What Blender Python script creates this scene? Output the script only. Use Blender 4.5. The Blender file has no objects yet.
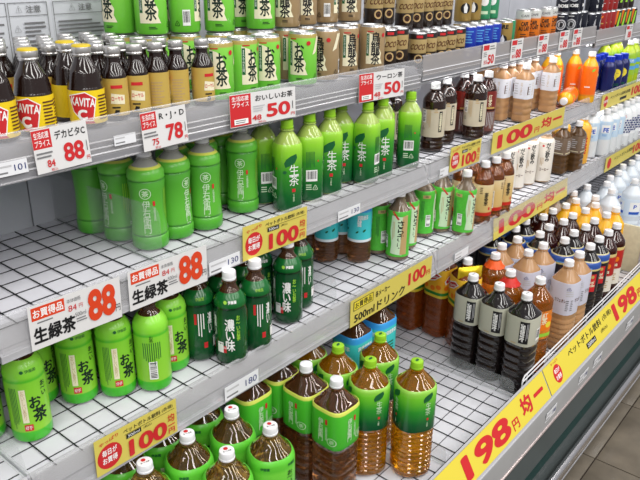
import bpy, bmesh, math, random
from mathutils import Vector, Matrix
random.seed(7)
PI = math.pi
scene = bpy.context.scene
COL = scene.collection

# ------------------------------------------------------------------ camera
cam_data = bpy.data.cameras.new('camera')
cam_data.sensor_width = 36.0
cam_data.lens = 696.0 / 640 * 36
cam_data.clip_start = 0.05
cam = bpy.data.objects.new('camera', cam_data)
COL.objects.link(cam)
YAW, PITCH, ROLL = 0.880844, 0.385835, 0.012942
fw = Vector((math.sin(YAW) * math.cos(PITCH), math.cos(YAW) * math.cos(PITCH), -math.sin(PITCH)))
r0 = Vector((math.cos(YAW), -math.sin(YAW), 0))
u0 = r0.cross(fw)
rt = r0 * math.cos(ROLL) + u0 * math.sin(ROLL)
up = -r0 * math.sin(ROLL) + u0 * math.cos(ROLL)
cam.matrix_world = Matrix(((rt.x, up.x, -fw.x, 0), (rt.y, up.y, -fw.y, 0), (rt.z, up.z, -fw.z, 1.5), (0, 0, 0, 1)))
scene.camera = cam

# ------------------------------------------------------------------ light
w = bpy.data.worlds.new('store_light'); scene.world = w; w.use_nodes = True
bg = w.node_tree.nodes['Background']
bg.inputs[0].default_value = (0.95, 0.955, 1.0, 1); bg.inputs[1].default_value = 0.42
def area(name, loc, rot, sx, sy, power, col=(1, 0.98, 0.95)):
    l = bpy.data.lights.new(name, 'AREA'); l.shape = 'RECTANGLE'; l.size = sx; l.size_y = sy
    l.energy = power; l.color = col
    o = bpy.data.objects.new(name, l); COL.objects.link(o); o.location = loc; o.rotation_euler = rot
    return o
# rows of fluorescent fixtures in the shop ceiling, running across the aisle
for k in range(6):
    area('ceiling_tubes', (-2.3 + 1.3 * k, -1.35, 2.75), (math.radians(8), 0, 0), 0.26, 3.6, 51)
scene.view_settings.view_transform = 'Standard'
scene.view_settings.look = 'None'
scene.view_settings.gamma = 1
scene.view_settings.use_curve_mapping = False
scene.view_settings.exposure = -0.27
scene.cycles.max_bounces = 10
scene.cycles.transparent_max_bounces = 24
scene.cycles.use_denoising = True

# ------------------------------------------------------------------ materials
def lin(c):
    out = []
    for x in c:
        x = x / 255.0
        out.append(x / 12.92 if x <= 0.04045 else ((x + 0.055) / 1.055) ** 2.4)
    return tuple(out) + (1,)
MATS = {}
def mat(name, rgb, rough=0.45, metal=0.0, trans=0.0, ior=1.4, alpha=1.0, coat=0.0, noise=0.0, nscale=60, bump=0.0, ramp=None, spec=0.5):
    if name in MATS: return MATS[name]
    m = bpy.data.materials.new(name); m.use_nodes = True
    nt = m.node_tree; b = nt.nodes['Principled BSDF']
    b.inputs['Base Color'].default_value = lin(rgb)
    b.inputs['Roughness'].default_value = rough
    b.inputs['Metallic'].default_value = metal
    b.inputs['Transmission Weight'].default_value = trans
    b.inputs['IOR'].default_value = ior
    b.inputs['Alpha'].default_value = alpha
    b.inputs['Coat Weight'].default_value = coat
    b.inputs['Specular IOR Level'].default_value = spec
    if coat: b.inputs['Coat Roughness'].default_value = 0.15 if coat < .7 else 0.04
    src = None
    if ramp:      # printed colour that changes with height on the sleeve: (z0, z1, [(pos, rgb)...], interpolation)
        z0, z1, stops, interp = ramp
        tc = nt.nodes.new('ShaderNodeTexCoord'); sp = nt.nodes.new('ShaderNodeSeparateXYZ')
        mr = nt.nodes.new('ShaderNodeMapRange'); cr = nt.nodes.new('ShaderNodeValToRGB')
        mr.inputs[1].default_value = z0; mr.inputs[2].default_value = z1
        nt.links.new(tc.outputs['Object'], sp.inputs[0]); nt.links.new(sp.outputs[2], mr.inputs[0]); nt.links.new(mr.outputs[0], cr.inputs[0])
        cr.color_ramp.interpolation = interp
        els = cr.color_ramp.elements
        while len(els) < len(stops): els.new(0.5)
        for e, (pz, c) in zip(els, stops): e.position = pz; e.color = lin(c)
        nt.links.new(cr.outputs[0], b.inputs['Base Color'])
        src = cr.outputs[0]
    if noise or bump:
        tc = nt.nodes.new('ShaderNodeTexCoord'); n = nt.nodes.new('ShaderNodeTexNoise')
        n.inputs['Scale'].default_value = nscale; n.inputs['Detail'].default_value = 4
        nt.links.new(tc.outputs['Object'], n.inputs['Vector'])
        if noise and not ramp:
            cr = nt.nodes.new('ShaderNodeValToRGB')
            lo = tuple(max(0, c * (1 - noise)) for c in rgb); hi = tuple(min(255, c * (1 + noise)) for c in rgb)
            cr.color_ramp.elements[0].position = 0.3; cr.color_ramp.elements[1].position = 0.7
            cr.color_ramp.elements[0].color = lin(lo); cr.color_ramp.elements[1].color = lin(hi)
            nt.links.new(n.outputs['Fac'], cr.inputs[0]); nt.links.new(cr.outputs[0], b.inputs['Base Color'])
        if bump:
            bp = nt.nodes.new('ShaderNodeBump'); bp.inputs['Strength'].default_value = bump; bp.inputs['Distance'].default_value = 0.002
            nt.links.new(n.outputs['Fac'], bp.inputs['Height']); nt.links.new(bp.outputs[0], b.inputs['Normal'])
    MATS[name] = m
    return m
def sheet_mat(name, rgb, clear, rough=0.12, gloss=0.05):      # thin clear plastic film or acrylic sheet
    m = bpy.data.materials.new(name); m.use_nodes = True; nt = m.node_tree; nt.nodes.clear()
    out = nt.nodes.new('ShaderNodeOutputMaterial'); t = nt.nodes.new('ShaderNodeBsdfTransparent')
    d = nt.nodes.new('ShaderNodeBsdfDiffuse'); g = nt.nodes.new('ShaderNodeBsdfGlossy')
    d.inputs[0].default_value = lin(rgb); g.inputs['Roughness'].default_value = rough
    mx = nt.nodes.new('ShaderNodeMixShader'); mx2 = nt.nodes.new('ShaderNodeMixShader'); mx2.inputs[0].default_value = gloss
    mx.inputs[0].default_value = 1 - clear
    nt.links.new(t.outputs[0], mx.inputs[1]); nt.links.new(d.outputs[0], mx.inputs[2])
    nt.links.new(mx.outputs[0], mx2.inputs[1]); nt.links.new(g.outputs[0], mx2.inputs[2])
    nt.links.new(mx2.outputs[0], out.inputs[0])
    MATS[name] = m
    return m
INK = {'k': (22, 22, 24), 'w': (240, 240, 238), 'r': (200, 40, 44), 'o': (214, 66, 30), 'g': (118, 118, 120), 'gr': (20, 95, 50), 'lg': (150, 205, 60),
       'y': (235, 215, 60), 'cream': (235, 228, 196), 'gold': (196, 166, 90), 'db': (25, 40, 110), 'b': (40, 90, 190), 'lgrey': (190, 190, 192), 'brown': (90, 50, 25),
       'dg': (12, 60, 30), 'tan': (190, 160, 110), 'pg': (200, 225, 190), 'or': (235, 120, 20), 'ink': (16, 40, 28), 'sky': (90, 160, 220)}
def ink(k): return mat('print_' + k, INK[k], 0.5)

# ------------------------------------------------------------------ objects and tags
def finish(me, smooth=True, ang=38):
    if smooth:
        me.polygons.foreach_set('use_smooth', [True] * len(me.polygons))
        me.set_sharp_from_angle(angle=math.radians(ang))
    me.update()
    return me
def mesh(name, verts, faces, mats, smooth=False, mi=None):
    me = bpy.data.meshes.new(name); me.from_pydata(verts, [], faces)
    for m in (mats if isinstance(mats, (list, tuple)) else [mats]): me.materials.append(m)
    if mi: me.polygons.foreach_set('material_index', mi)
    return finish(me, smooth)
def obj(name, me, parent=None, loc=(0, 0, 0), rot=(0, 0, 0)):
    o = bpy.data.objects.new(name, me); COL.objects.link(o); o.parent = parent
    o.location = loc; o.rotation_euler = rot
    return o
def tag(o, label=None, cat=None, group=None, kind=None):
    if label: o['label'] = label
    if cat: o['category'] = cat
    if group: o['group'] = group
    if kind: o['kind'] = kind
    return o
def thing(name, label, cat, loc=(0, 0, 0), rotz=0, group=None):
    return tag(obj(name, None, None, loc, (0, 0, rotz)), label, cat, group)
def boxdata(x0, x1, y0, y1, z0, z1):
    v = [(x0, y0, z0), (x1, y0, z0), (x1, y1, z0), (x0, y1, z0), (x0, y0, z1), (x1, y0, z1), (x1, y1, z1), (x0, y1, z1)]
    f = [(0, 3, 2, 1), (4, 5, 6, 7), (0, 1, 5, 4), (1, 2, 6, 5), (2, 3, 7, 6), (3, 0, 4, 7)]
    return v, f
def box(name, x0, x1, y0, y1, z0, z1, m, bevel=0.0):
    v, f = boxdata(x0, x1, y0, y1, z0, z1)
    me = mesh(name, v, f, m)
    if bevel:
        bm = bmesh.new(); bm.from_mesh(me)
        bmesh.ops.bevel(bm, geom=bm.edges[:], offset=bevel, segments=2, affect='EDGES', profile=0.5)
        bm.to_mesh(me); bm.free(); finish(me)
    return me
def extrude_x(name, prof, x0, x1, m, closed=True, smooth=True):    # a (y, z) profile run along the shelf
    n = len(prof)
    v = [(x0, y, z) for y, z in prof] + [(x1, y, z) for y, z in prof]
    f = [(i, (i + 1) % n, n + (i + 1) % n, n + i) for i in range(n if closed else n - 1)]
    if closed: f += [tuple(range(n))[::-1], tuple(range(n, 2 * n))]
    me = mesh(name, v, f, m)
    bm = bmesh.new(); bm.from_mesh(me); bmesh.ops.recalc_face_normals(bm, faces=bm.faces[:]); bm.to_mesh(me); bm.free()
    return finish(me, smooth, 30)
def thick(pts, t):      # give a polyline profile a thickness (offset to the right side)
    out = []
    for i, p in enumerate(pts):
        a = Vector(pts[max(0, i - 1)]); b = Vector(pts[min(len(pts) - 1, i + 1)]); d = (b - a).normalized()
        out.append((p[0] - d.y * t, p[1] + d.x * t))
    return list(pts) + out[::-1]

# ------------------------------------------------------------------ lofted bottles
def polar(th, r, n):
    if n <= 2.01: return r
    return r / ((abs(math.cos(th)) ** n + abs(math.sin(th)) ** n) ** (1.0 / n))
def loft(name, rings, m, seg=28, caps=(True, True), smooth=True, ang=38):
    # rings: (z, radius, squareness=2, flutes=0)
    v, f = [], []
    for rg in rings:
        z, r = rg[0], rg[1]; n = rg[2] if len(rg) > 2 else 2; fl = rg[3] if len(rg) > 3 else 0
        for i in range(seg):
            th = 2 * PI * i / seg
            rr = polar(th, r, n)
            if fl: rr *= 1 - fl * (i % 2)
            v.append((rr * math.cos(th), rr * math.sin(th), z))
    for k in range(len(rings) - 1):
        for i in range(seg):
            j = (i + 1) % seg
            f.append((k * seg + i, k * seg + j, (k + 1) * seg + j, (k + 1) * seg + i))
    if caps[0]: f.append(tuple(range(seg))[::-1])
    if caps[1]: f.append(tuple((len(rings) - 1) * seg + i for i in range(seg)))
    me = mesh(name, v, f, m)
    return finish(me, smooth, ang)
def ribs(z0, z1, r, n, step=0.013, depth=0.0016):
    out = []; z = z0
    while z < z1 - step * 0.6:
        out += [(z, r, n), (z + step * 0.55, r, n), (z + step * 0.72, r - depth, n), (z + step * 0.88, r - depth, n)]
        z += step
    out.append((z1, r, n))
    return out

# ------------------------------------------------------------------ lettering
TXT = {}
def text2d(txt, bold=0.0):
    key = (txt, bold)
    if key not in TXT:
        c = bpy.data.curves.new('lettering', 'FONT'); c.body = txt; c.resolution_u = 5 if txt.isascii() else 2
        c.align_x = 'CENTER'; c.space_line = 0.82
        o = bpy.data.objects.new('lettering', c)
        me = bpy.data.meshes.new_from_object(o)
        vs = [(v.co.x, v.co.y, 0.0) for v in me.vertices]; fs = [tuple(p.vertices) for p in me.polygons]
        bpy.data.objects.remove(o); bpy.data.curves.remove(c); bpy.data.meshes.remove(me)
        if bold:      # heavier strokes: copies of the outline shifted by the extra stroke width
            b = bold * 0.75; base_v, base_f = vs, fs; vs, fs = [], []
            dirs = [(0, 0), (b, 0), (-b, 0), (0, b), (0, -b)] if bold < .045 else [(0, 0)] + [(b * math.cos(a * PI / 4), b * math.sin(a * PI / 4)) for a in range(8)]
            for lv, (dx, dy) in enumerate(dirs):      # each copy a hair's breadth above the last
                a = len(vs); vs += [(x + dx, y + dy, lv * 8e-6) for x, y, _ in base_v]; fs += [tuple(a + i for i in f) for f in base_f]
        x0 = min(v[0] for v in vs); x1 = max(v[0] for v in vs); y0 = min(v[1] for v in vs); y1 = max(v[1] for v in vs)
        TXT[key] = ([((x - x0) / (x1 - x0) - 0.5, (y - y0) / (y1 - y0) - 0.5, d) for x, y, d in vs], fs)
    return TXT[key]
def slice2d(vs, fs, step):
    bm = bmesh.new()
    bv = [bm.verts.new((v[0], v[1], v[2] if len(v) > 2 else 0)) for v in vs]
    for f in fs:
        try: bm.faces.new([bv[i] for i in f])
        except ValueError: pass
    xs = [v[0] for v in vs]
    k = math.floor(min(xs) / step) + 1
    while k * step < max(xs):
        bmesh.ops.bisect_plane(bm, geom=bm.verts[:] + bm.edges[:] + bm.faces[:], plane_co=(k * step, 0, 0), plane_no=(1, 0, 0), dist=1e-6)
        k += 1
    bm.verts.index_update()
    out = ([(v.co.x, v.co.y, v.co.z) for v in bm.verts], [tuple(v.index for v in f.verts) for f in bm.faces])
    bm.free()
    return out
def disc(cx, cy, r, n=20): return [(cx + r * math.cos(2 * PI * i / n), cy + r * math.sin(2 * PI * i / n)) for i in range(n)]
def expand(items):
    out = []
    for it in items:
        k = it[0]
        if k == 't':      # text fitted into a box: t, string, cx, cy, w, h, ink, bold
            _, s, cx, cy, ww, hh, c = it[:7]; b = it[7] if len(it) > 7 else 0.0
            vs, fs = text2d(s, b)
            sh = it[8] if len(it) > 8 else 0.0
            out.append(([(cx + x * ww + sh * y * hh, cy + y * hh + (it[9] if len(it) > 9 else 0) * x * ww, d) for x, y, d in vs], fs, c))
        elif k == 'v':    # the same, characters one below another
            _, s, cx, cy, ww, hh, c = it[:7]; b = it[7] if len(it) > 7 else 0.0
            vs, fs = text2d('\n'.join(s), b)
            out.append(([(cx + x * ww, cy + y * hh, d) for x, y, d in vs], fs, c))
        elif k == 'r':
            _, x0, y0, x1, y1, c = it
            out.append(([(x0, y0), (x1, y0), (x1, y1), (x0, y1)], [(0, 1, 2, 3)], c))
        elif k == 'p':
            out.append((list(it[1]), [tuple(range(len(it[1])))], it[2]))
        elif k == 'c':
            out.append((disc(it[1], it[2], it[3]), [tuple(range(20))], it[4]))
        elif k == 'ring':
            a = disc(it[1], it[2], it[3], 24); b = disc(it[1], it[2], it[4], 24)
            out.append((a + b, [(i, (i + 1) % 24, 24 + (i + 1) % 24, 24 + i) for i in range(24)], it[5]))
        elif k == 'lines':   # small print that is only a grey texture of lines: x0, y0, x1, y1, rows, ink
            _, x0, y0, x1, y1, nr, c = it
            h = (y1 - y0) / nr; vs = []; fs = []
            for q in range(nr):
                a = len(vs); xe = x1 - (x1 - x0) * random.random() * 0.35
                vs += [(x0, y0 + h * q + h * .25), (xe, y0 + h * q + h * .25), (xe, y0 + h * q + h * .7), (x0, y0 + h * q + h * .7)]; fs.append((a, a + 1, a + 2, a + 3))
            out.append((vs, fs, c))
        elif k == 'vlines':
            _, x0, y0, x1, y1, nr, c = it
            h = (x1 - x0) / nr; vs = []; fs = []
            for q in range(nr):
                a = len(vs); ye = y0 + (y1 - y0) * random.random() * 0.35
                vs += [(x0 + h * q + h * .3, ye), (x0 + h * q + h * .65, ye), (x0 + h * q + h * .65, y1), (x0 + h * q + h * .3, y1)]; fs.append((a, a + 1, a + 2, a + 3))
            out.append((vs, fs, c))
        elif k == 'bar':     # bar code on a white field: x0, y0, x1, y1 (bars stand upright)
            _, x0, y0, x1, y1 = it
            out.append(([(x0, y0), (x1, y0), (x1, y1), (x0, y1)], [(0, 1, 2, 3)], 'w'))
            vs = []; fs = []; x = x0 + (x1 - x0) * .08
            rnd = random.Random(3)
            while x < x1 - (x1 - x0) * .1:
                a = len(vs); wd = (x1 - x0) * rnd.choice((.02, .03, .05))
                vs += [(x, y0 + (y1 - y0) * .2), (x + wd, y0 + (y1 - y0) * .2), (x + wd, y1 - (y1 - y0) * .1), (x, y1 - (y1 - y0) * .1)]; fs.append((a, a + 1, a + 2, a + 3))
                x += wd + (x1 - x0) * rnd.choice((.02, .03, .05))
            out.append((vs, fs, 'k'))
        elif k == 'barh':    # bar code turned on its side
            _, x0, y0, x1, y1 = it
            out.append(([(x0, y0), (x1, y0), (x1, y1), (x0, y1)], [(0, 1, 2, 3)], 'w'))
            vs = []; fs = []; y = y0 + (y1 - y0) * .08
            rnd = random.Random(5)
            while y < y1 - (y1 - y0) * .1:
                a = len(vs); wd = (y1 - y0) * rnd.choice((.02, .03, .05))
                vs += [(x0 + (x1 - x0) * .15, y), (x1 - (x1 - x0) * .1, y), (x1 - (x1 - x0) * .1, y + wd), (x0 + (x1 - x0) * .15, y + wd)]; fs.append((a, a + 1, a + 2, a + 3))
                y += wd + (y1 - y0) * rnd.choice((.02, .03, .05))
            out.append((vs, fs, 'k'))
    return out
def print_flat(name, items, off=0.0004, top=False):
    V, Fc, M, keys = [], [], [], []
    for q, (vs, fs, c) in enumerate(expand(items)):
        if c not in keys: keys.append(c)
        a = len(V); d = off + q * 0.0001
        V += [(v[0], v[1], d + (v[2] if len(v) > 2 else 0)) for v in vs] if top else [(v[0], -d - (v[2] if len(v) > 2 else 0), v[1]) for v in vs]
        for f in fs: Fc.append(tuple(a + i for i in f)); M.append(keys.index(c))
    return mesh(name, V, Fc, [ink(k) for k in keys], mi=M)
def print_round(name, items, rfun, n=2, th0=-PI / 2, off=0.0007, step=0.005):
    V, Fc, M, keys = [], [], [], []
    for q, (vs, fs, c) in enumerate(expand(items)):
        if c not in keys: keys.append(c)
        vs, fs = slice2d(vs, fs, step)
        a = len(V); d0 = off + q * 0.00008
        for x, z, dl in vs:
            d = d0 + dl
            r = rfun(z) if callable(rfun) else rfun
            th = th0 + x / r
            rr = polar(th, r, n) + d
            V.append((rr * math.cos(th), rr * math.sin(th), z))
        for f in fs: Fc.append(tuple(a + i for i in f)); M.append(keys.index(c))
    return mesh(name, V, Fc, [ink(k) for k in keys], mi=M)
def rings_radius(rings):
    def f(z):
        for a, b in zip(rings, rings[1:]):
            if a[0] <= z <= b[0] and b[0] > a[0]: return a[1] + (b[1] - a[1]) * (z - a[0]) / (b[0] - a[0])
        return rings[-1][1] if z > rings[-1][0] else rings[0][1]
    return f

# ------------------------------------------------------------------ prototypes: list of (part name, mesh, part label, [(sub-part name, mesh)])
def cap_mesh(z0, z1, r, m, seg=32):
    return loft('cap', [(z0, r * .97), (z0 + .0015, r * 1.02), (z0 + .0045, r * 1.02), (z0 + .005, r * .96), (z0 + .0058, r, 2, .05), (z1 - .0025, r * .98, 2, .05), (z1 - .0008, r * .93), (z1, r * .84)], m, seg)
def spawn(name, proto, loc, rotz, label, cat, group=None, tilt=None):
    t = thing(name, label, cat, loc, rotz, group)
    if tilt: t.rotation_euler = tilt
    for pn, me, pl, subs in proto:
        o = obj(pn, me, t)
        if pl: o['label'] = pl
        for sn, sm in subs: obj(sn, sm, o)
    return t
ORD = ['', 'first', 'second', 'third', 'fourth', 'fifth', 'sixth', 'seventh', 'eighth', 'ninth', 'tenth', 'eleventh', 'twelfth']
NUM = ['', 'one', 'two', 'three', 'four', 'five', 'six', 'seven', 'eight', 'nine', 'ten', 'eleven', 'twelve']
def screen_u(p):
    d = Vector(p) - Vector((0, 0, 1.5)); return d.dot(rt) / d.dot(fw)
def block(name, proto, look, place, z, spots, cat='bottle', group=None, rot=0.3, jit=0.25, square=False):
    """one thing for each spot (x, y[, turn]); the label counts along the shelf from the left of the photograph"""
    s = sorted(spots, key=lambda q: screen_u((q[0], q[1], z + .15)))
    n = len(s)
    # turn is measured from the direction to the aisle corner where the photographer stood; square bottles keep to the shelf lines
    for i, q in enumerate(s):
        rz = q[2] if len(q) > 2 else rot + random.uniform(-jit, jit)
        if not square: rz -= math.atan2(q[0], q[1])
        if n == 1: lab = '%s, %s' % (look, place)
        elif i == 0: lab = '%s, leftmost of %s, %s' % (look, NUM[n], place)
        elif i == n - 1: lab = '%s, rightmost of %s, %s' % (look, NUM[n], place)
        else: lab = '%s, %s from left of %s, %s' % (look, ORD[i + 1], NUM[n], place)
        spawn(name, proto, (q[0], q[1], z), rz, lab, cat, group if n > 1 or group else None)

# ================================================================== the setting
M_white = mat('shelf_white_enamel', (212, 212, 218), 0.35, noise=0.02, nscale=25)
M_wire = mat('black_coated_wire', (22, 26, 28), 0.4)
M_lip = mat('pale_grey_shelf_lip', (178, 178, 181), 0.28, noise=0.03, nscale=14)
M_lip2 = mat('grey_shelf_lip_groove', (150, 150, 154), 0.45)  # darker grey for lip slope, grooves and wall backing
M_wall = mat('grey_steel_back_panel', (186, 189, 196), 0.42, noise=0.04, nscale=6, bump=0.02)
M_chrome = mat('polished_chrome', (232, 230, 232), 0.2, metal=1.0)
M_case = mat('grey_enamel_kick_panel', (66, 72, 72), 0.42, noise=0.04, nscale=8)
M_greenstripe = mat('dark_green_rubber_stripe', (14, 46, 44), 0.5)
M_band = mat('light_grey_plastic_channel', (150, 150, 150), 0.4, noise=0.02, nscale=10)
M_tile = mat('beige_vinyl_tile', (106, 98, 86), 0.3, noise=0.13, nscale=9, bump=0.03)
M_grout = mat('dark_tile_joint', (58, 48, 40), 0.8, noise=0.1)
M_clear = sheet_mat('clear_price_channel_plastic', (240, 240, 244), 0.86, 0.25, 0.10)
M_clear2 = sheet_mat('dull_grey_price_channel_plastic', (176, 172, 172), 0.45, 0.3, 0.05)
M_acryl = sheet_mat('clear_acrylic_sheet', (200, 206, 206), 0.90, 0.08, 0.03)
M_guard = mat('white_coated_wire', (225, 225, 228), 0.3)
M_holder = mat('grey_strip_holder', (178, 178, 182), 0.35)
M_lip1 = mat('dull_grey_top_shelf_lip', (138, 138, 142), 0.3, noise=0.04, nscale=12)
M_streak = mat('painted_white_highlight', (232, 232, 236), 0.2, coat=.5)  # white colour stands in for bright reflections on the price channel
M_beige = mat('beige_end_panel', (205, 200, 172), 0.5, noise=0.03)
Z1, Z1B, Z1C, Z2, Z3, ZD = 1.225, 1.207, 1.195, 0.950, 0.693, 0.309
WALL_Y = 1.392

fl = tag(obj('floor', box('floor', -2.2, 6.5, -2.6, 1.5, -0.06, -0.006, M_grout)), kind='structure')
tile_me = box('tile', 0, 0.372, 0, 0.372, -0.006, 0, M_tile, 0.0012)
for i in range(-3, 9):
    for j in range(-3, 1):
        obj('tile', tile_me, fl, (1.993 + i * 0.376, 0.096 + 0.376 * j + 0.000, 0))
for i in range(-3, 9): obj('tile', tile_me, fl, (1.993 + i * 0.376, 0.472, 0))

wl = tag(obj('wall_back', box('wall_back', -1.1, 5.75, WALL_Y + 0.006, WALL_Y + 0.06, 0.0, 2.05, M_lip2)), kind='structure')
pan_me = box('panel', 0, 0.447, 0, 0.006, 0.29, 2.02, M_wall, 0.001)
for i in range(15): obj('panel', pan_me, wl, (-1.1 + 0.45 * i - 0.0, WALL_Y, 0))

def rod_x(name, L, r, m, seg=6):
    v = []; f = []
    for x in (0, L):
        for i in range(seg): v.append((x, r * math.cos(2 * PI * i / seg), r * math.sin(2 * PI * i / seg)))
    f = [(i, (i + 1) % seg, seg + (i + 1) % seg, seg + i) for i in range(seg)] + [tuple(range(seg))[::-1], tuple(range(seg, 2 * seg))]
    me = mesh(name, v, f, m)
    bm = bmesh.new(); bm.from_mesh(me); bmesh.ops.recalc_face_normals(bm, faces=bm.faces[:]); bm.to_mesh(me); bm.free()
    return finish(me, True, 70)

def shelf(x0, x1, zs, yf, ztop, zbot, label, lean=0.0, film=None, lip=None):
    t = thing('display_shelf', label, 'shelf', ((x0 + x1) / 2, WALL_Y - 0.2, zs - 0.02), 0, 'steel shelves of the drinks case')
    ox, oy, oz = -(x0 + x1) / 2, -(WALL_Y - 0.2), -(zs - 0.02)
    def part(nm, me, par=None): return obj(nm, me, par or t, (ox, oy, oz) if par is None else (0, 0, 0))
    part('shelf_panel', box('shelf_panel', x0, x1, yf + 0.012, WALL_Y - 0.002, zs - 0.018, zs - 0.0035, M_white, 0.001))
    a = part('front_lip', extrude_x('front_lip', thick([(yf + 0.016, zs - 0.0035), (yf + 0.008, zs - 0.006), (yf - 0.002, zs - 0.030), (yf - 0.004, zbot + 0.012), (yf - 0.010, zbot + 0.009), (yf - 0.010, zbot), (yf + 0.004, zbot)], -0.003), x0 + 0.001, x1 - 0.001, lip or M_lip))
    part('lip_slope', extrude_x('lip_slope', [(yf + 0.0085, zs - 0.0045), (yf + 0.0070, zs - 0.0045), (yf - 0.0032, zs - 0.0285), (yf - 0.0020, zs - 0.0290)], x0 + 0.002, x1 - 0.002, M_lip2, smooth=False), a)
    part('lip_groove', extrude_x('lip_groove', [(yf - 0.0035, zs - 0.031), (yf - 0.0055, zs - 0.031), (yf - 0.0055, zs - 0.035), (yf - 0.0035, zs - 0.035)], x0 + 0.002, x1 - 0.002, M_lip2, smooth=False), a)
    c = part('price_channel', extrude_x('price_channel', thick([(yf - 0.0115, zbot + 0.001), (yf - 0.0135, zbot + 0.02), (yf - 0.0125 - lean, zs - 0.012), (yf - 0.010 - lean, ztop - 0.002), (yf - 0.006 - lean, ztop)], -0.0012), x0 + 0.003, x1 - 0.003, film or M_clear))
    if lip:  # thin white rods paint highlight streaks along the top-shelf channel
        for zq in (zs - .022, zbot + .024, zbot + .014): part('painted_highlight', extrude_x('painted_highlight', disc(yf - 0.0115, zq, 0.0016, 6), x0 + 0.003, x1 - 0.003, M_streak), c)
    part('channel_bead', extrude_x('channel_bead', disc(yf - 0.0115, zbot + 0.0, 0.0024, 8), x0 + 0.003, x1 - 0.003, M_clear), c)
    part('channel_bead', extrude_x('channel_bead', disc(yf - 0.006 - lean, ztop, 0.0016, 8), x0 + 0.003, x1 - 0.003, M_clear), c)
    return t
def rack(x0, x1, zs, yfirst, yend, xphase, label):
    t = thing('wire_rack', label, 'wire rack', ((x0 + x1) / 2, WALL_Y - 0.2, zs - 0.0035), 0, 'black wire racks on the shelves')
    ox, oy = -(x0 + x1) / 2, -(WALL_Y - 0.2)
    mx = rod_x('wire', x1 - x0 - 0.01, 0.0009, M_wire)
    my = rod_x('wire', WALL_Y - 0.01 - yend, 0.0013, M_wire)
    y = yfirst
    while y < WALL_Y - 0.01:
        obj('wire', mx, t, (x0 + 0.005 + ox, y + oy, 0.0016)); y += 0.05
    k = math.ceil((x0 + 0.012 - xphase) / 0.05)
    while xphase + 0.05 * k < x1 - 0.012:
        obj('wire', my, t, (xphase + 0.05 * k + ox, yend + oy, 0.0020), (0, 0, PI / 2)); k += 1
UX = [(-1.0, 0.405, 'left'), (0.409, 1.684, 'near'), (1.688, 3.034, 'middle'), (3.038, 4.384, 'far'), (4.388, 5.73, 'last')]
UN = ['bay at the left edge of the photo', 'nearest full bay', 'second bay past the rail joint', 'farthest bay at right', 'bay beyond the right edge']
for k, (x0, x1, nm) in enumerate(UX):
    z1 = (Z1, Z1, Z1B, Z1C, Z1C)[k]
    tz, bz = ((1.245, 1.168), (1.245, 1.168), (1.252, 1.186), (1.232, 1.166), (1.232, 1.166))[k]
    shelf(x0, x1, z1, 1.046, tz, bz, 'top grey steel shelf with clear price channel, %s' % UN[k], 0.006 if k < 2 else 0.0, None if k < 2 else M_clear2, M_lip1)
    shelf(x0, x1, Z2, 0.999, 0.974, 0.898, 'second grey steel shelf with clear price channel, %s' % UN[k])
    shelf(x0, x1, Z3, 0.950, 0.706, 0.624, 'third grey steel shelf with clear price channel, %s' % UN[k])
    rack(x0, x1, Z2, 1.003, 1.000, 0.5507, 'black wire rack on second white shelf, %s' % UN[k])
    rack(x0, x1, Z3, 0.978, 0.951, 0.503 if k < 2 else 0.517, 'black wire rack on third white shelf, %s' % UN[k])
    if k in (1, 2, 3, 4): rack(x0, x1 if k != 2 else x1, ZD, 0.6615, 0.634, 1.716, 'black wire rack on the white bottom deck, %s' % UN[k])

# case base: deck, sloping price strip, light channel, dark kick panel with green stripe, chrome bumper
base = thing('case_base', 'grey case base with white deck, dark green stripe and chrome bumper above tiles', 'case base', (1.75, 0.9, 0))
def bpart(nm, me, par=None): return obj(nm, me, par or base, (-1.75, -0.9, 0) if par is None else (0, 0, 0))
bpart('deck', box('deck', -1.0, 5.73, 0.6295, WALL_Y - 0.004, ZD - 0.03, ZD - 0.0035, M_white, 0.001))
strip = bpart('strip_holder', extrude_x('strip_holder', thick([(0.629, ZD - 0.004), (0.626, 0.368), (0.623, 0.373), (0.619, 0.3725), (0.575, 0.2945), (0.570, 0.2865)], 0.003), -1.0, 5.73, M_holder))
bpart('holder_edge', extrude_x('holder_edge', disc(0.5725, 0.288, 0.0030, 8), -1.0, 5.73, M_holder), strip)
bpart('light_channel', extrude_x('light_channel', thick([(0.572, 0.286), (0.568, 0.278), (0.565, 0.224), (0.562, 0.215)], 0.008), -1.0, 5.73, M_band))
bpart('channel_edge', extrude_x('channel_edge', disc(0.562, 0.216, 0.0045, 8), -1.0, 5.73, mat('pinkish_steel_edge', (190, 176, 174), 0.3, metal=0.6)))
bpart('kick_panel', extrude_x('kick_panel', [(0.565, 0.216), (0.515, 0.072), (0.515, 0.0), (0.62, 0.0), (0.62, 0.216)], -1.0, 5.73, M_case, smooth=False))
bpart('stripe', extrude_x('stripe', [(0.5425, 0.1500), (0.5408, 0.1505), (0.5338, 0.1300), (0.5355, 0.1295)], -1.0, 5.73, M_greenstripe, smooth=False))
bm_ = bpart('bumper', extrude_x('bumper', [(0.500 + 0.014 * math.cos(a), 0.088 + 0.023 * math.sin(a)) for a in [2 * PI * i / 16 for i in range(16)]], -1.0, 5.73, M_chrome))
bpart('bumper_groove', extrude_x('bumper_groove', [(0.4900, 0.079), (0.4860, 0.079), (0.4860, 0.074), (0.4900, 0.074)], -1.0, 5.73, M_lip2, smooth=False), bm_)

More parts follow.
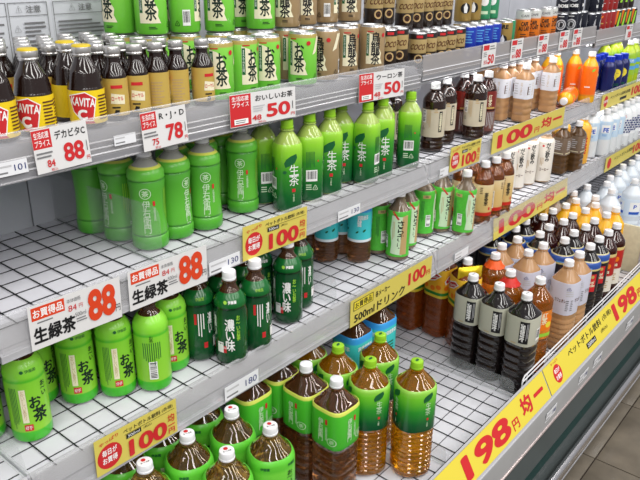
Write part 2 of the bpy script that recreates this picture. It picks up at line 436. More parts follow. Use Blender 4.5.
# white wire guard along the deck front (second bay)
gd = thing('wire_guard', 'white wire guard standing along front edge of bottom deck', 'wire guard', (2.2, 0.632, ZD))
def gpath(nm, pts, r):
    cu = bpy.data.curves.new(nm, 'CURVE'); cu.dimensions = '3D'; cu.bevel_depth = r; cu.bevel_resolution = 2
    s = cu.splines.new('POLY'); s.points.add(len(pts) - 1)
    for p, q in zip(s.points, pts): p.co = (q[0], q[1], q[2], 1)
    o = bpy.data.objects.new(nm, cu); me = bpy.data.meshes.new_from_object(o); bpy.data.objects.remove(o); bpy.data.curves.remove(cu)
    me.name = nm
    if not me.materials: me.materials.append(M_guard)
    me.materials[0] = M_guard
    return finish(me)
def gp(p): return (p[0] - 2.2, p[1] - 0.632, p[2] - ZD)
obj('guard_wire', gpath('guard_wire', [gp((1.69, .632, .313)), gp((1.69, .632, .378)), gp((1.70, .632, .389)), gp((2.99, .632, .389)), gp((3.0, .632, .378)), gp((3.0, .632, .313))], 0.0024), gd)
obj('guard_wire', gpath('guard_wire', [gp((1.69, .632, .373)), gp((3.0, .632, .373))], 0.0020), gd)
for k in range(9): obj('guard_post', gpath('guard_post', [gp((1.72 + .157 * k, .632, .311)), gp((1.72 + .157 * k, .632, .388))], 0.0018), gd)

# acrylic dividers standing across the shelves
def divider(x, y0, y1, z, h0, h1, label, c=0.02):
    t = tag(obj('shelf_divider', None, None, (x, y0, z)), label, 'divider')
    pts = [(0, 0), (0, h0 - c), (c * .3, h0 - c * .3), (c, h0), (y1 - y0, h1), (y1 - y0, 0)]
    v = [(-0.001, a, b) for a, b in pts] + [(0.001, a, b) for a, b in pts]; n = len(pts)
    f = [tuple(range(n))[::-1], tuple(range(n, 2 * n))] + [(i, (i + 1) % n, n + (i + 1) % n, n + i) for i in range(n)]
    obj('acrylic_sheet', mesh('acrylic_sheet', v, f, M_acryl), t)
    obj('foot', box('foot', -0.006, 0.006, 0.0, y1 - y0, 0.0, 0.0018, M_acryl), t)
divider(0.748, 1.006, 1.385, Z2, 0.115, 0.105, 'clear acrylic divider standing before the bamboo-shaped bottles on second shelf')
divider(0.405, 0.962, 1.385, Z3, 0.055, 0.055, 'low clear acrylic divider at left end of the third shelf', 0.03)
divider(1.232, 0.962, 1.385, Z3, 0.075, 0.075, 'clear acrylic divider between dark green and turquoise bottles, third shelf')
divider(1.695, 0.655, 1.385, ZD, 0.055, 0.055, 'clear acrylic divider beside black bottles on the bottom deck')
divider(1.305, 0.655, 1.385, ZD, 0.055, 0.055, 'clear acrylic divider right of gold-bottomed bottle on bottom deck')

ep = thing('end_panel', 'low beige end panel between bottom deck bays at right', 'panel', (2.845, 1.0, ZD))
obj('panel_board', box('panel_board', -0.006, 0.006, -0.345, 0.38, 0, 0.20, M_beige, 0.002), ep)
obj('panel_edge', box('panel_edge', -0.009, 0.009, -0.349, -0.343, 0, 0.203, M_lip, 0.001), ep)

# notice on the back wall
M_plac = mat('white_notice_plastic', (205, 208, 214), 0.4)
nt_ = thing('warning_notice', 'white notice with warning triangles and small print on back wall', 'notice', (0.782, WALL_Y - 0.002, 1.300))
obj('notice_board', box('notice_board', -0.20, 0.155, -0.001, 0.002, -0.04, 0.118, M_plac), nt_)
it = []
def frame(x0, z0, x1, z1, t=0.0012): return [('r', x0, z0, x1, z0 + t, 'g'), ('r', x0, z1 - t, x1, z1, 'g'), ('r', x0, z0, x0 + t, z1, 'g'), ('r', x1 - t, z0, x1, z1, 'g')]
for (x0, x1, head) in ((-0.195, -0.075, '警告'), (-0.072, 0.012, '注意'), (0.024, 0.15, '注意')):
    it += frame(x0, -0.035, x1, 0.11) + frame(x0, 0.084, x1, 0.11)
    cx = (x0 + x1) / 2
    it += [('t', '⚠', cx - 0.02, 0.097, 0.013, 0.013, 'g'), ('t', head, cx + 0.011, 0.097, 0.032, 0.014, 'g', 0.02)]
    for q, zz in enumerate((0.05, 0.015, -0.02)):
        it.append(('lines', x0 + (0.030 if x0 < 0.02 else 0.008), zz - 0.008, x1 - 0.006, zz + 0.024, 4, 'g'))
        if x0 < 0.02: it.append(('t', '⚠', x0 + 0.015, zz + 0.01, 0.014, 0.013, 'g'))
obj('notice_print', print_flat('notice_print', it), nt_, (0, -0.001, 0))

# fluorescent tubes fixed under the shelves of the second and farthest bays
M_tube = bpy.data.materials.new('lit_fluorescent_tube'); M_tube.use_nodes = True
_b = M_tube.node_tree.nodes['Principled BSDF']; _b.inputs['Emission Color'].default_value = (1, .98, .95, 1); _b.inputs['Emission Strength'].default_value = 16.0
for (x0, x1, zs, yf, lb) in ((1.72, 3.0, Z1B, 1.046, 'lit fluorescent tube under top shelf of second bay'), (3.07, 4.4, Z1C, 1.046, 'lit fluorescent tube under top shelf of farthest bay'), (1.72, 3.0, Z2, .999, 'lit fluorescent tube under second shelf of second bay'), (3.07, 4.4, Z2, .999, 'lit fluorescent tube under second shelf of farthest bay')):
    t = thing('tube_lamp', lb, 'lamp', (x0, yf + .030, zs - .0185))
    obj('tube', rod_x('tube', x1 - x0, .006, M_tube, 10), t, (0, 0, -.0085))
    for xx in (0, x1 - x0 - .012): obj('lamp_holder', box('lamp_holder', xx, xx + .012, -.009, .009, -.0165, .0, M_white, .001), t)

# ================================================================== price tags
M_card = mat('white_price_card', (220, 219, 218), 0.35)
M_ycard = mat('yellow_price_card', (212, 196, 92), 0.38)
M_ystrip = mat('bright_yellow_price_card', (222, 204, 70), 0.38)
def price_tag(x0, x1, z0, z1, y, items, label, m=None, lean=0.0, roll=0.0):
    """card hung on a price channel; items are laid out in a 0..1 x 0..1 box of the card"""
    W, H = x1 - x0, z1 - z0
    t = thing('price_tag', label, 'price tag', ((x0 + x1) / 2, y, z0))
    obj('card', box('card', -W / 2, W / 2, -0.0005, 0.0005, 0, H, m or M_card), t)
    out = []
    for i in items:
        i = list(i)
        if i[0] in ('t', 'v'): i[2] = (i[2] - .5) * W; i[3] *= H; i[4] *= W; i[5] *= H
        elif i[0] in ('r', 'lines', 'bar'): i[1] = (i[1] - .5) * W; i[2] *= H; i[3] = (i[3] - .5) * W; i[4] *= H
        elif i[0] == 'c': i[1] = (i[1] - .5) * W; i[2] *= H; i[3] *= H
        elif i[0] == 'ring': i[1] = (i[1] - .5) * W; i[2] *= H; i[3] *= H; i[4] *= H
        out.append(tuple(i))
    obj('tag_print', print_flat('tag_print', out, 0.0008), t)
    t.rotation_euler = (lean, roll, 0)
    return t
def small_price(name, num, sub, wide=False):
    a = 0.33 if not wide else 0.30
    it = [('r', 0.0, 0.56 if not wide else 0.02, a, 0.98, 'r'), ('t', '生活応援', a / 2, 0.86, a * .8, 0.15, 'w', .02), ('t', 'プライス', a / 2, 0.68, a * .8, 0.15, 'w', .02),
          ('t', name, (a + 1) / 2 + .01, 0.80, (1 - a) * .84, 0.2, 'k', .025), ('t', num, 0.70 if not wide else .72, 0.36, 0.38, 0.44, 'r', .045),
          ('t', '円', 0.95, 0.14, 0.06, 0.1, 'r', .02), ('r', .945, .3, .955, .55, 'k'), ('t', sub, a + .08 if wide else .26, 0.2, 0.14, 0.17, 'r', .03), ('t', '税込', .30 if not wide else .46, .05, .12, .07, 'r')]
    if wide: it += [('r', .05, .08, .25, .24, 'w'), ('lines', .07, .10, .23, .22, 2, 'g'), ('lines', a + .03, .38, a + .22, .6, 3, 'lgrey')]
    else: it += [('lines', .03, .33, .36, .50, 2, 'g')]
    return it
Y1T, Y2T, Y3T = 1.0245, 0.9836, 0.9345
price_tag(.534, .632, 1.174, 1.245, Y1T, small_price('デカビタC', '88', '84'), 'white price tag with red 88 under yellow-label glass bottles', lean=-0.05, roll=-0.02)
price_tag(.740, .843, 1.171, 1.241, Y1T, small_price('R・J・D', '78', '75'), 'white price tag with red 78 under gold-label glass bottles', lean=-0.05, roll=-0.02)
price_tag(.953, 1.150, 1.174, 1.240, Y1T, small_price('おいしいお茶', '50', '48', True), 'white price tag with red 50 under green tea cans', lean=-0.05, roll=0.03)
price_tag(1.385, 1.585, 1.164, 1.234, Y1T, small_price('ウーロン茶', '50', '48', True), 'white price tag with red 50 under brown oolong cans', lean=-0.05, roll=0.03)
def big88():
    return [('r', .03, .66, .37, .95, 'o'), ('t', 'お買得品', .2, .805, .31, .2, 'w', .03), ('lines', .08, .56, .32, .63, 1, 'g'), ('t', '生緑茶', .25, .31, .44, .38, 'k', .045),
            ('t', '本体価格', .47, .84, .15, .1, 'g'), ('t', '84', .45, .66, .09, .14, 'r'), ('t', '円', .54, .66, .04, .1, 'r'), ('t', '500ml', .53, .47, .12, .1, 'g'), ('lines', .48, .28, .6, .4, 2, 'g'),
            ('t', '88', .775, .54, .32, .76, 'o', .055), ('t', '円', .955, .28, .055, .17, 'k')]
price_tag(.459, .632, .896, .975, Y2T, big88(), 'large white price tag with orange 88, left one on second shelf', roll=0.03)
price_tag(.650, .836, .894, .972, Y2T, big88(), 'large white price tag with orange 88, right one on second shelf', roll=0.02)
def y100(num='100'):
    return [('c', .16, .42, .34, 'r'), ('t', '毎日が', .16, .55, .17, .18, 'w', .03), ('t', 'お買得', .16, .33, .17, .18, 'w', .03), ('t', 'やっぱり', .16, .86, .22, .1, 'r', .02, 0, .15),
            ('t', 'ペットボトル飲料', .56, .86, .46, .13, 'k', .02), ('t', '(各種)', .88, .86, .14, .12, 'k'), ('r', .36, .62, .54, .74, 'k'), ('t', '500ml', .45, .68, .14, .08, 'w'), ('t', '(税込)', .62, .68, .1, .08, 'k'), ('r', .34, .755, .97, .765, 'k'),
            ('t', num, .62, .31, .48, .48, 'r', .05), ('t', '均\n一', .92, .48, .09, .34, 'r', .02), ('t', '円', .92, .16, .08, .16, 'r', .02)]
price_tag(.936, 1.141, .897, .974, Y2T, y100(), 'yellow price tag with red 100 below the bamboo-shaped bottles', M_ycard, roll=0.03)
price_tag(1.795, 1.985, .905, .980, Y2T, y100(), 'yellow price tag with red 100 below cream-label bottles, second shelf', M_ycard, roll=0.02)
def y100k(num='100'):
    return [('t', num, .29, .48, .46, .66, 'r', .055), ('t', '円', .585, .33, .07, .28, 'r', .03), ('t', '均', .72, .52, .15, .55, 'r', .05), ('t', '一', .89, .52, .14, .12, 'r', .05)]
price_tag(2.065, 2.665, .908, .979, Y2T, y100k(), 'long yellow price strip with red 100 below milk coffee bottles', M_ycard)
price_tag(.515, .697, .630, .706, Y3T, y100(), 'yellow price tag with red 100 at left of third shelf', M_ycard, roll=0.02)
price_tag(1.257, 1.648, .622, .698, Y3T, [('r', .03, .56, .25, .9, 'k'), ('r', .038, .585, .242, .875, 'y'), ('t', 'お買得品', .14, .73, .185, .24, 'k', .03), ('t', '各メーカー', .36, .73, .17, .24, 'k', .03),
          ('t', '500mlドリンク', .34, .27, .6, .36, 'k', .03), ('t', '100', .80, .55, .24, .5, 'r', .045), ('t', '円', .95, .4, .05, .2, 'r', .02)], 'yellow price strip with red 100 and black heading, middle of third shelf', M_ycard)
price_tag(2.05, 2.69, .622, .697, Y3T, y100k(), 'long yellow price strip with red 100 under barley tea bottles', M_ycard, lean=-0.1)
for q, (x, num) in enumerate(((2.075, '50'), (2.275, '88'), (2.49, '88'), (2.683, '88'), (2.815, '88'))):
    price_tag(x - .045, x + .045, 1.186, 1.256, 1.0315, [('r', .06, .72, .48, .94, 'r'), ('lines', .53, .7, .95, .92, 2, 'g'), ('lines', .08, .42, .4, .66, 3, 'g'), ('t', num, .66, .3, .46, .42, 'r', .05), ('t', num[0] + '5', .26, .2, .24, .16, 'r', .02)],
              ['small white price tag with red 50 below blue cans', 'small white price tag with red 88 below green-edged can', 'small white price tag with red 88 below orange coffee cans', 'small white price tag with red 88, left of the pair below black cans', 'small white price tag with red 88, right of the pair below black cans'][q])
price_tag(3.41, 3.50, 1.166, 1.231, 1.0315, [('r', .06, .72, .48, .94, 'r'), ('lines', .53, .7, .95, .92, 2, 'g'), ('t', '88', .6, .35, .5, .42, 'r', .05)], 'small white price tag on farthest top rail below red cans')
price_tag(3.085, 3.66, .898, .966, Y2T, [('c', .09, .5, .36, 'r'), ('t', 'お買得', .09, .5, .1, .2, 'w', .02), ('t', 'ペットボトル飲料(各種)', .42, .62, .48, .26, 'k', .02), ('r', .42, .2, .58, .38, 'k'), ('t', '100', .83, .5, .26, .6, 'r', .06)], 'yellow price strip below blue bottles on farthest second shelf', M_ycard)
price_tag(3.12, 3.67, .622, .690, Y3T, [('c', .09, .5, .36, 'r'), ('t', 'ペットボトル飲料', .45, .62, .5, .26, 'k', .02), ('t', '100', .83, .5, .26, .6, 'r', .06)], 'yellow price strip below white bottles on farthest third shelf', M_ycard)

# sloping strips on the deck front
def deck_strip(x0, x1, items, label):
    W = x1 - x0; H = 0.083
    t = thing('price_strip', label, 'price tag', ((x0 + x1) / 2, 0.5752, 0.2990))
    obj('card', box('card', -W / 2, W / 2, -0.0005, 0.0005, 0.0, H, M_ystrip), t)
    out = []
    for i in items:
        i = list(i)
        if i[0] == 't': i[2] = i[2] - (x0 + x1) / 2; i[3] *= H; i[5] *= H
        elif i[0] in ('r', 'lines'): i[1] -= (x0 + x1) / 2; i[2] *= H; i[3] -= (x0 + x1) / 2; i[4] *= H
        elif i[0] == 'c': i[1] -= (x0 + x1) / 2; i[2] *= H; i[3] *= H
        out.append(tuple(i))
    obj('tag_print', print_flat('tag_print', out, 0.0008), t)
    t.rotation_euler = (-math.atan2(0.044, 0.078), 0, 0)
deck_strip(1.00, 1.785, [('c', 1.075, .5, .42, 'r'), ('t', '毎日がお買得', 1.075, .5, .05, .3, 'w', .02), ('r', 1.14, .1, 1.15, .9, 'y'), ('t', '198', 1.412, .48, .25, .74, 'r', .055),
           ('t', '円', 1.566, .3, .035, .36, 'r', .03), ('t', '均', 1.645, .52, .062, .66, 'r', .05), ('t', '一', 1.727, .52, .062, .13, 'r', .06)], 'bright yellow 198 price strip along the deck front, nearer one')
deck_strip(1.792, 2.98, [('c', 1.868, .46, .34, 'r'), ('t', '毎日が', 1.868, .58, .036, .18, 'w', .03), ('t', 'お買得', 1.868, .34, .036, .18, 'w', .03), ('t', 'やっぱり', 1.868, .9, .05, .1, 'r'), ('t', 'ペットボトル飲料', 2.11, .70, .29, .3, 'k', .02), ('t', '(各種)', 2.315, .70, .085, .25, 'k'),
           ('r', 2.10, .22, 2.18, .44, 'k'), ('t', '2000ml', 2.14, .33, .065, .14, 'w'), ('t', '(税込)', 2.26, .33, .06, .16, 'k'), ('t', '198', 2.492, .48, .245, .74, 'r', .055), ('t', '円', 2.645, .3, .035, .34, 'r', .03), ('t', '均', 2.73, .52, .062, .66, 'r', .05), ('t', '一', 2.81, .52, .062, .13, 'r', .06)],
           'bright yellow 198 price strip along the deck front, farther one')

# small shelf labels with bar codes
def shelf_label(x, y, z, wd, h, label, num=None, lean=0.0, group=None):
    t = thing('shelf_label', label, 'shelf label', (x, y, z - h / 2), 0, 'small bar code labels on the rails')
    obj('card', box('card', -wd / 2, wd / 2, -0.0004, 0.0004, 0, h, mat('grey_white_label_paper', (226, 227, 230), .5)), t)
    it = [('lines', -wd * .45, h * .12, wd * .02, h * .38, 1, 'g'), ('lines', -wd * .45, h * .55, wd * .05, h * .85, 1, 'lgrey')]
    if num: it.append(('t', num, wd * .27, h * .5, wd * .34, h * .45, 'db'))
    obj('tag_print', print_flat('tag_print', it, .0007), t); t.rotation_euler = (lean, 0, 0)
shelf_label(.494, 1.0285, 1.192, .055, .022, 'small label reading 101 on top rail at far left', '101', -0.05)
shelf_label(.705, 1.0285, 1.200, .045, .018, 'small grey label on top rail beside the 78 tag', None, -0.05)
shelf_label(.885, Y2T, .914, .085, .028, 'small label reading 130 right of second large 88 tag', '130')
shelf_label(1.305, Y2T, .912, .09, .026, 'small bar code label on second rail below green-capped bottles', '130')
shelf_label(.875, Y3T, .645, .10, .034, 'small bar code label on third rail below dark green bottles', '180')
shelf_label(1.765, Y2T, .915, .05, .026, 'small label left of yellow 100 tag, second rail', None)
shelf_label(1.83, Y3T, .645, .085, .026, 'small label on third rail below green cloth-look bottles', None)
for x, lb in ((1.775, 'nearest of three white labels on the light deck channel'), (2.035, 'middle of three white labels on the light deck channel'), (2.165, 'third of three white labels on the light deck channel'), (2.50, 'white label on deck channel below the second 198')):
    shelf_label(x, 0.5655, 0.252, .075, .034, lb, '198', .05)

# ================================================================== drinks
def liquid(name, rgb, trans=0.75, rough=0.06): return mat(name, rgb, rough, trans=trans, ior=1.34, spec=0.6, coat=0.8)
W_CAP = mat('white_cap_plastic', (240, 240, 242), 0.4)
G_CAP = mat('lime_green_cap_plastic', (150, 205, 45), 0.4)
TEA = liquid('green_tea', (176, 138, 50), .9, .05); TEAD = liquid('brown_tea', (150, 98, 56), .85, .05); GOLD = liquid('golden_tea', (210, 142, 14), .75)
AMBER = liquid('amber_barley_tea', (170, 95, 30)); BLACK = mat('black_coffee_bottle', (26, 20, 19), 0.12, coat=.8); DARK = liquid('dark_oolong_tea', (52, 30, 20), .4)
CLEAR = liquid('clear_water_bottle', (226, 234, 238), .8); MILK = mat('milk_tea_bottle', (176, 134, 92), 0.2, coat=.4); ORANGE = mat('orange_juice_bottle', (240, 178, 30), 0.2, coat=.4)
COLA = liquid('dark_red_tea', (66, 24, 16), .4)
def interp_ring(rings, z):
    for a, b in zip(rings, rings[1:]):
        if a[0] <= z <= b[0] and b[0] > a[0]:
            t = (z - a[0]) / (b[0] - a[0]); na = a[2] if len(a) > 2 else 2; nb = b[2] if len(b) > 2 else 2
            return (z, a[1] + (b[1] - a[1]) * t, na + (nb - na) * t)
def sleeve(name, rings, z0, z1, m, off=0.0006, seg=28):
    rs = [interp_ring(rings, z0)] + [r[:3] if len(r) > 2 else (r[0], r[1], 2) for r in rings if z0 + 1e-5 < r[0] < z1 - 1e-5] + [interp_ring(rings, z1)]
    out = [(rs[0][0], rs[0][1] - .0004, rs[0][2])] + [(z, r + off, n) for z, r, n in rs] + [(rs[-1][0], rs[-1][1] - .0004, rs[-1][2])]
    return loft(name, out, m, seg, (False, False)), rs
def bottle_rings(H, R, n, zs, rib=None, fl=0.0, cr=0.0145, smooth_to=None):
    L = [(0, .84 * R, n), (.0025, .95 * R, n), (.007, R, n)]
    if rib: L += ribs(rib[0], rib[1], R, n, rib[2] if len(rib) > 2 else .013, rib[3] if len(rib) > 3 else .0016)
    ht = H - .026 - zs; m = 2 + (n - 2) * .5
    if H > .25: L += [(zs, R, n), (zs + ht * .14, .965 * R, n), (zs + ht * .30, .86 * R, m, fl), (zs + ht * .66, .60 * R, 2, fl), (zs + ht * .9, .42 * R, 2, fl * .5)]
    else: L += [(zs, R, n), (zs + ht * .2, .97 * R, n), (zs + ht * .5, .84 * R, m, fl), (zs + ht * .8, .60 * R, 2, fl), (zs + ht * .95, .46 * R, 2, fl * .5)]
    L += [(H - .027, cr * .9), (H - .0245, cr * .86), (H - .0235, cr * 1.12), (H - .0215, cr * 1.12), (H - .0205, cr * .84), (H - .003, cr * .84)]
    return L
def pet(H, R, n, zs, body_m, cap_m, sl=(), rib=None, fl=0.0, cr=0.0145, rings=None, capprint=None, capt=.0195, sl_name='label_sleeve'):
    """sl: list of (z0, z1, material, [(items, theta)], name)"""
    rg = rings or bottle_rings(H, R, n, zs, rib, fl, cr)
    pr = [('body', loft('body', rg, body_m), None, [])]
    for s in sl:
        me, rs = sleeve(s[4] if len(s) > 4 else sl_name, rg, s[0], s[1], s[2])
        subs = []
        for items, th in s[3]:
            def rf(z, rs=rs):
                if z <= rs[0][0]: return rs[0][1]
                if z >= rs[-1][0]: return rs[-1][1]
                return interp_ring(rs, z)[1]
            subs.append(('lettering', print_round('lettering', items, rf, n, th, .0011)))
        pr.append((s[4] if len(s) > 4 else sl_name, me, None, subs))
    subs = []
    if capprint:
        pm = print_flat('cap_print', capprint, .0003, True)
        for v in pm.vertices: v.co.z += H
        subs.append(('cap_print', pm))
    pr.append(('cap', cap_mesh(H - capt, H, cr, cap_m), None, subs))
    return pr
F0 = -PI / 2

# --- fully sleeved bright green tea bottle (third shelf, left)
SL_OI = mat('bright_green_sleeve', (110, 205, 40), .28, coat=.3, ramp=(0.0, 0.17, [(0, (66, 184, 38)), (.135, (66, 184, 38)), (.15, (140, 202, 56)), (.72, (128, 202, 52)), (.74, (76, 182, 40)), (.78, (132, 214, 56)), (1, (152, 224, 70))], 'LINEAR'))
R = .0345
rg_oi = [(0, .029), (.002, .032), (.006, .034), (.024, R), (.028, R - .0006), (.12, R), (.126, R - .001), (.130, R - .001), (.136, R), (.148, .032), (.158, .0265), (.166, .019), (.172, .015), (.181, .0128), (.1835, .0162), (.1855, .0162), (.1865, .0122), (.204, .0122)]
it_oi = [('vlines', -.040, .03, -.026, .115, 5, 'gr'), ('t', 'お', .002, .083, .021, .024, 'ink', .04), ('t', '茶', .008, .056, .026, .030, 'ink', .04), ('v', 'お〜い', .020, .104, .011, .030, 'ink', .03), ('r', -.022, .044, -.012, .112, 'cream'), ('v', 'おいしい香り', -.017, .08, .006, .06, 'tan', .0), ('r', -.021, .027, -.007, .040, 'r'), ('t', '緑茶', -.014, .0335, .011, .008, 'w'),
         ('t', '伊藤園', .002, .1455, .018, .006, 'gr'), ('c', -.012, .1455, .003, 'gr')]
it_oi2 = [('barh', -.008, .03, .008, .07), ('vlines', -.018, .06, .018, .112, 9, 'gr'), ('v', 'お茶', .0, .12, .008, .014, 'ink')]
P_oi = pet(.207, R, 2, .135, TEAD, W_CAP, [(.0015, .163, SL_OI, [(it_oi, F0), (it_oi2, F0 + PI / 2 + .4)])], rings=rg_oi)

# --- bamboo-shaped green bottle (second shelf)
SL_IE = mat('bamboo_green_sleeve', (70, 175, 40), .3, coat=.3, ramp=(0, .175, [(0, (62, 150, 40)), (.16, (88, 172, 54)), (.18, (50, 122, 34)), (.2, (96, 182, 58)), (.8, (80, 162, 50)), (.82, (48, 122, 34)), (.845, (104, 192, 64)), (.9, (98, 184, 60)), (.945, (102, 188, 60)), (.955, (222, 226, 100)), (1, (226, 230, 96))], 'LINEAR'))
R = .0362
rg_ie = [(0, .030), (.002, .0335), (.006, R), (.026, R), (.029, R - .0022), (.033, R - .0006), (.06, R - .003), (.09, R - .0034), (.12, R - .0024), (.139, R - .0004), (.143, R - .002), (.147, R), (.160, R - .001), (.167, R - .006), (.170, R - .010), (.174, .022), (.181, .0155), (.183, .0128), (.1845, .0162), (.1865, .0162), (.1875, .0122), (.204, .0122)]
it_ie = [('ring', .0, .120, .0112, .0098, 'pg'), ('t', '茶', .0, .120, .013, .013, 'pg', .03), ('v', '伊右衛門', .0, .072, .0150, .068, 'pg', .008), ('r', .013, .094, .0175, .104, 'r'), ('v', '京都福寿園', .0155, .077, .0045, .028, 'pg'), ('t', '緑茶', .0, .034, .012, .003, 'pg')]
it_ie2 = [('vlines', -.02, .05, .02, .125, 10, 'lg'), ('lines', -.01, .036, .01, .044, 2, 'pg')]
P_ie = pet(.207, R, 2, .15, mat('clear_neck_plastic', (196, 196, 188), .1, trans=.35, coat=.9), W_CAP, [(.0015, .1705, SL_IE, [(it_ie, F0), (it_ie2, F0 + 1.75)])], rings=rg_ie)

# --- lime to green gradient bottle with leaf (second shelf, middle)
SL_NA = mat('lime_to_green_sleeve', (90, 170, 50), .25, coat=.4, ramp=(0, .175, [(0, (14, 82, 44)), (.22, (22, 104, 46)), (.55, (60, 150, 44)), (.80, (140, 206, 44)), (1, (182, 226, 84))], 'LINEAR'))
PALE = mat('pale_green_tea', (186, 212, 104), .1, trans=.25, coat=.6)
def leaf(cx, cz, s): return [(cx + s * a, cz + s * b) for a, b in [(-.6, -.75), (-.75, -.2), (-.5, .3), (0, .65), (.7, .9), (.8, .4), (.55, -.15), (.1, -.5), (-.4, -.62)]]
it_na = [('p', leaf(-.005, .120, .019), 'gr'), ('v', '生茶', .003, .087, .023, .050, 'w', .0), ('r', -.002, .047, .006, .055, 'r'), ('v', '玉露', .002, .033, .004, .018, 'pg'), ('c', -.018, .095, .004, 'gr')]
it_na2 = [('bar', -.014, .052, .012, .080), ('vlines', -.014, .085, .006, .125, 7, 'gr'), ('r', .012, .1, .015, .104, 'r'), ('lines', -.014, .03, .0, .046, 3, 'pg'), ('t', '♴', .007, .036, .012, .014, 'pg')]
P_na = pet(.210, .0322, 2.8, .146, PALE, G_CAP, [(.003, .158, SL_NA, [(it_na, F0), (it_na2, F0 + PI / 2), (it_na, F0 + PI), (it_na2, F0 - PI / 2)])], fl=.03)

# --- dark green strong tea bottle (third shelf)
SL_KO = mat('dark_green_sleeve', (12, 70, 34), .2, coat=.5, ramp=(0, .17, [(0, (10, 62, 32)), (.5, (16, 92, 42)), (.76, (10, 60, 30)), (.775, (4, 26, 16)), (.8, (16, 96, 40)), (.975, (20, 104, 44)), (.98, (196, 180, 70)), (1, (196, 180, 70))], 'LINEAR'))
R = .0343
rg_ko = [(0, .029), (.002, .032), (.006, R), (.03, R), (.034, R - .001), (.04, R), (.122, R), (.127, R - .0016), (.131, R - .0016), (.136, R), (.145, .0325), (.157, .0255), (.164, .021), (.172, .0155), (.181, .0128), (.1835, .0162), (.1855, .0162), (.1865, .0122), (.204, .0122)]
it_ko = [('v', '濃い味', -.003, .072, .020, .078, 'w', .03), ('v', 'お〜いお茶', .015, .088, .009, .060, 'lg', .03), ('r', -.018, .030, -.011, .046, 'r'), ('v', '緑茶', -.0145, .038, .005, .013, 'w'), ('t', '伊藤園', .004, .1475, .017, .006, 'w', .02), ('c', -.010, .1475, .0035, 'lg')]
it_ko2 = [('r', -.014, .09, -.009, .115, 'r'), ('vlines', -.008, .06, .008, .115, 3, 'w'), ('r', .004, .032, .012, .046, 'r'), ('v', '濃い', .019, .09, .010, .05, 'w', .02), ('bar', .026, .03, .04, .055), ('t', '伊藤園', .0, .1475, .017, .006, 'lg')]
P_ko = pet(.207, R, 2, .135, TEAD, W_CAP, [(.0015, .1635, SL_KO, [(it_ko, F0), (it_ko2, F0 + PI / 2 + .3), (it_ko2, F0 - PI / 2 - .1)])], rings=rg_ko)

# --- cream label dark tea (second shelf, second bay)
SL_CR = mat('cream_paper_label', (196, 186, 164), .45); SL_CR2 = SL_CR
it_cr = [('r', .0, .062, .011, .125, 'k'), ('v', '烏龍茶', .0055, .0935, .008, .056, 'cream', .03), ('lines', -.016, .12, -.004, .135, 3, 'tan')]
it_cr2 = [('barh', -.012, .09, .002, .128), ('t', '♴', -.006, .073, .01, .012, 'k'), ('vlines', .006, .07, .018, .13, 4, 'tan')]
P_cr = pet(.207, .0355, 2, .150, DARK, W_CAP, [(.046, .130, SL_CR, [(it_cr, F0), (it_cr2, F0 - 1.2)])], rib=(.01, .043), fl=.08)
SL_RD = mat('dark_red_label', (120, 34, 26), .3, coat=.4)
P_rd = pet(.207, .0320, 2, .140, COLA, W_CAP, [(.085, .145, SL_RD, [([('v', '紅茶', .0, .115, .012, .04, 'cream', .02), ('r', -.02, .088, .02, .093, 'gold')], F0)]), (.012, .08, mat('grey_red_film', (110, 70, 64), .3, coat=.3), [([('vlines', -.02, .015, .02, .076, 7, 'lgrey')], F0)], 'lower_label')], fl=.05)
SL_CM = mat('pale_grey_label', (224, 225, 232), .4)
it_cm = [('lines', -.02, .098, -.006, .142, 5, 'lgrey'), ('v', 'カフェオレ', .004, .120, .008, .045, 'tan', .0), ('r', .024, .1, .027, .13, 'brown')]
P_cm = pet(.207, .0292, 5, .148, MILK, W_CAP, [(.084, .152, SL_CM, [(it_cm, F0), (it_cm, F0 + PI / 2), (it_cm, F0 - PI / 2)])], rib=(.008, .080, .022, .0014))
SL_OR = mat('orange_sleeve', (240, 112, 16), .3, coat=.3, ramp=(0, .15, [(0, (214, 140, 40)), (.22, (214, 140, 40)), (.25, (236, 104, 20)), (1, (246, 118, 18))], 'LINEAR'))
P_or = pet(.207, .0325, 2, .135, ORANGE, W_CAP, [(.028, .150, SL_OR, [([('lines', -.016, .062, .016, .072, 1, 'w'), ('p', leaf(.012, .134, .009), 'lg')], F0), ([('vlines', -.012, .05, .012, .11, 4, 'w')], F0 + 1.7)])], fl=.04)
SL_BL = mat('navy_can_lacquer', (22, 30, 92), .25, coat=.4, metal=.2)
rg_bl = [(0, .026), (.003, .029), (.008, .030), (.108, .030), (.118, .028), (.128, .021), (.133, .0185), (.15, .0185)]
P_bl = pet(.155, .030, 2, .11, SL_BL, mat('blue_screw_cap', (30, 60, 200), .3, metal=.4), [(.012, .106, SL_BL, [([('c', .0, .072, .020, 'y'), ('p', [(-.006, .055), (.006, .055), (0, .040)], 'y'), ('lines', -.014, .070, .014, .076, 1, 'gold'), ('lines', -.02, .016, .02, .028, 2, 'gr')], F0)])], rings=rg_bl, cr=.0195, capt=.026)
P_li = pet(.207, .033, 2.4, .135, mat('yellow_green_drink', (176, 200, 40), .18, coat=.4), W_CAP, [(.05, .15, mat('lime_label', (150, 190, 50), .3, coat=.3), [([('r', -.03, .075, .03, .092, 'sky'), ('r', -.03, .105, .03, .125, 'sky'), ('t', '天然', 0, .115, .02, .014, 'w', .02)], F0)])])

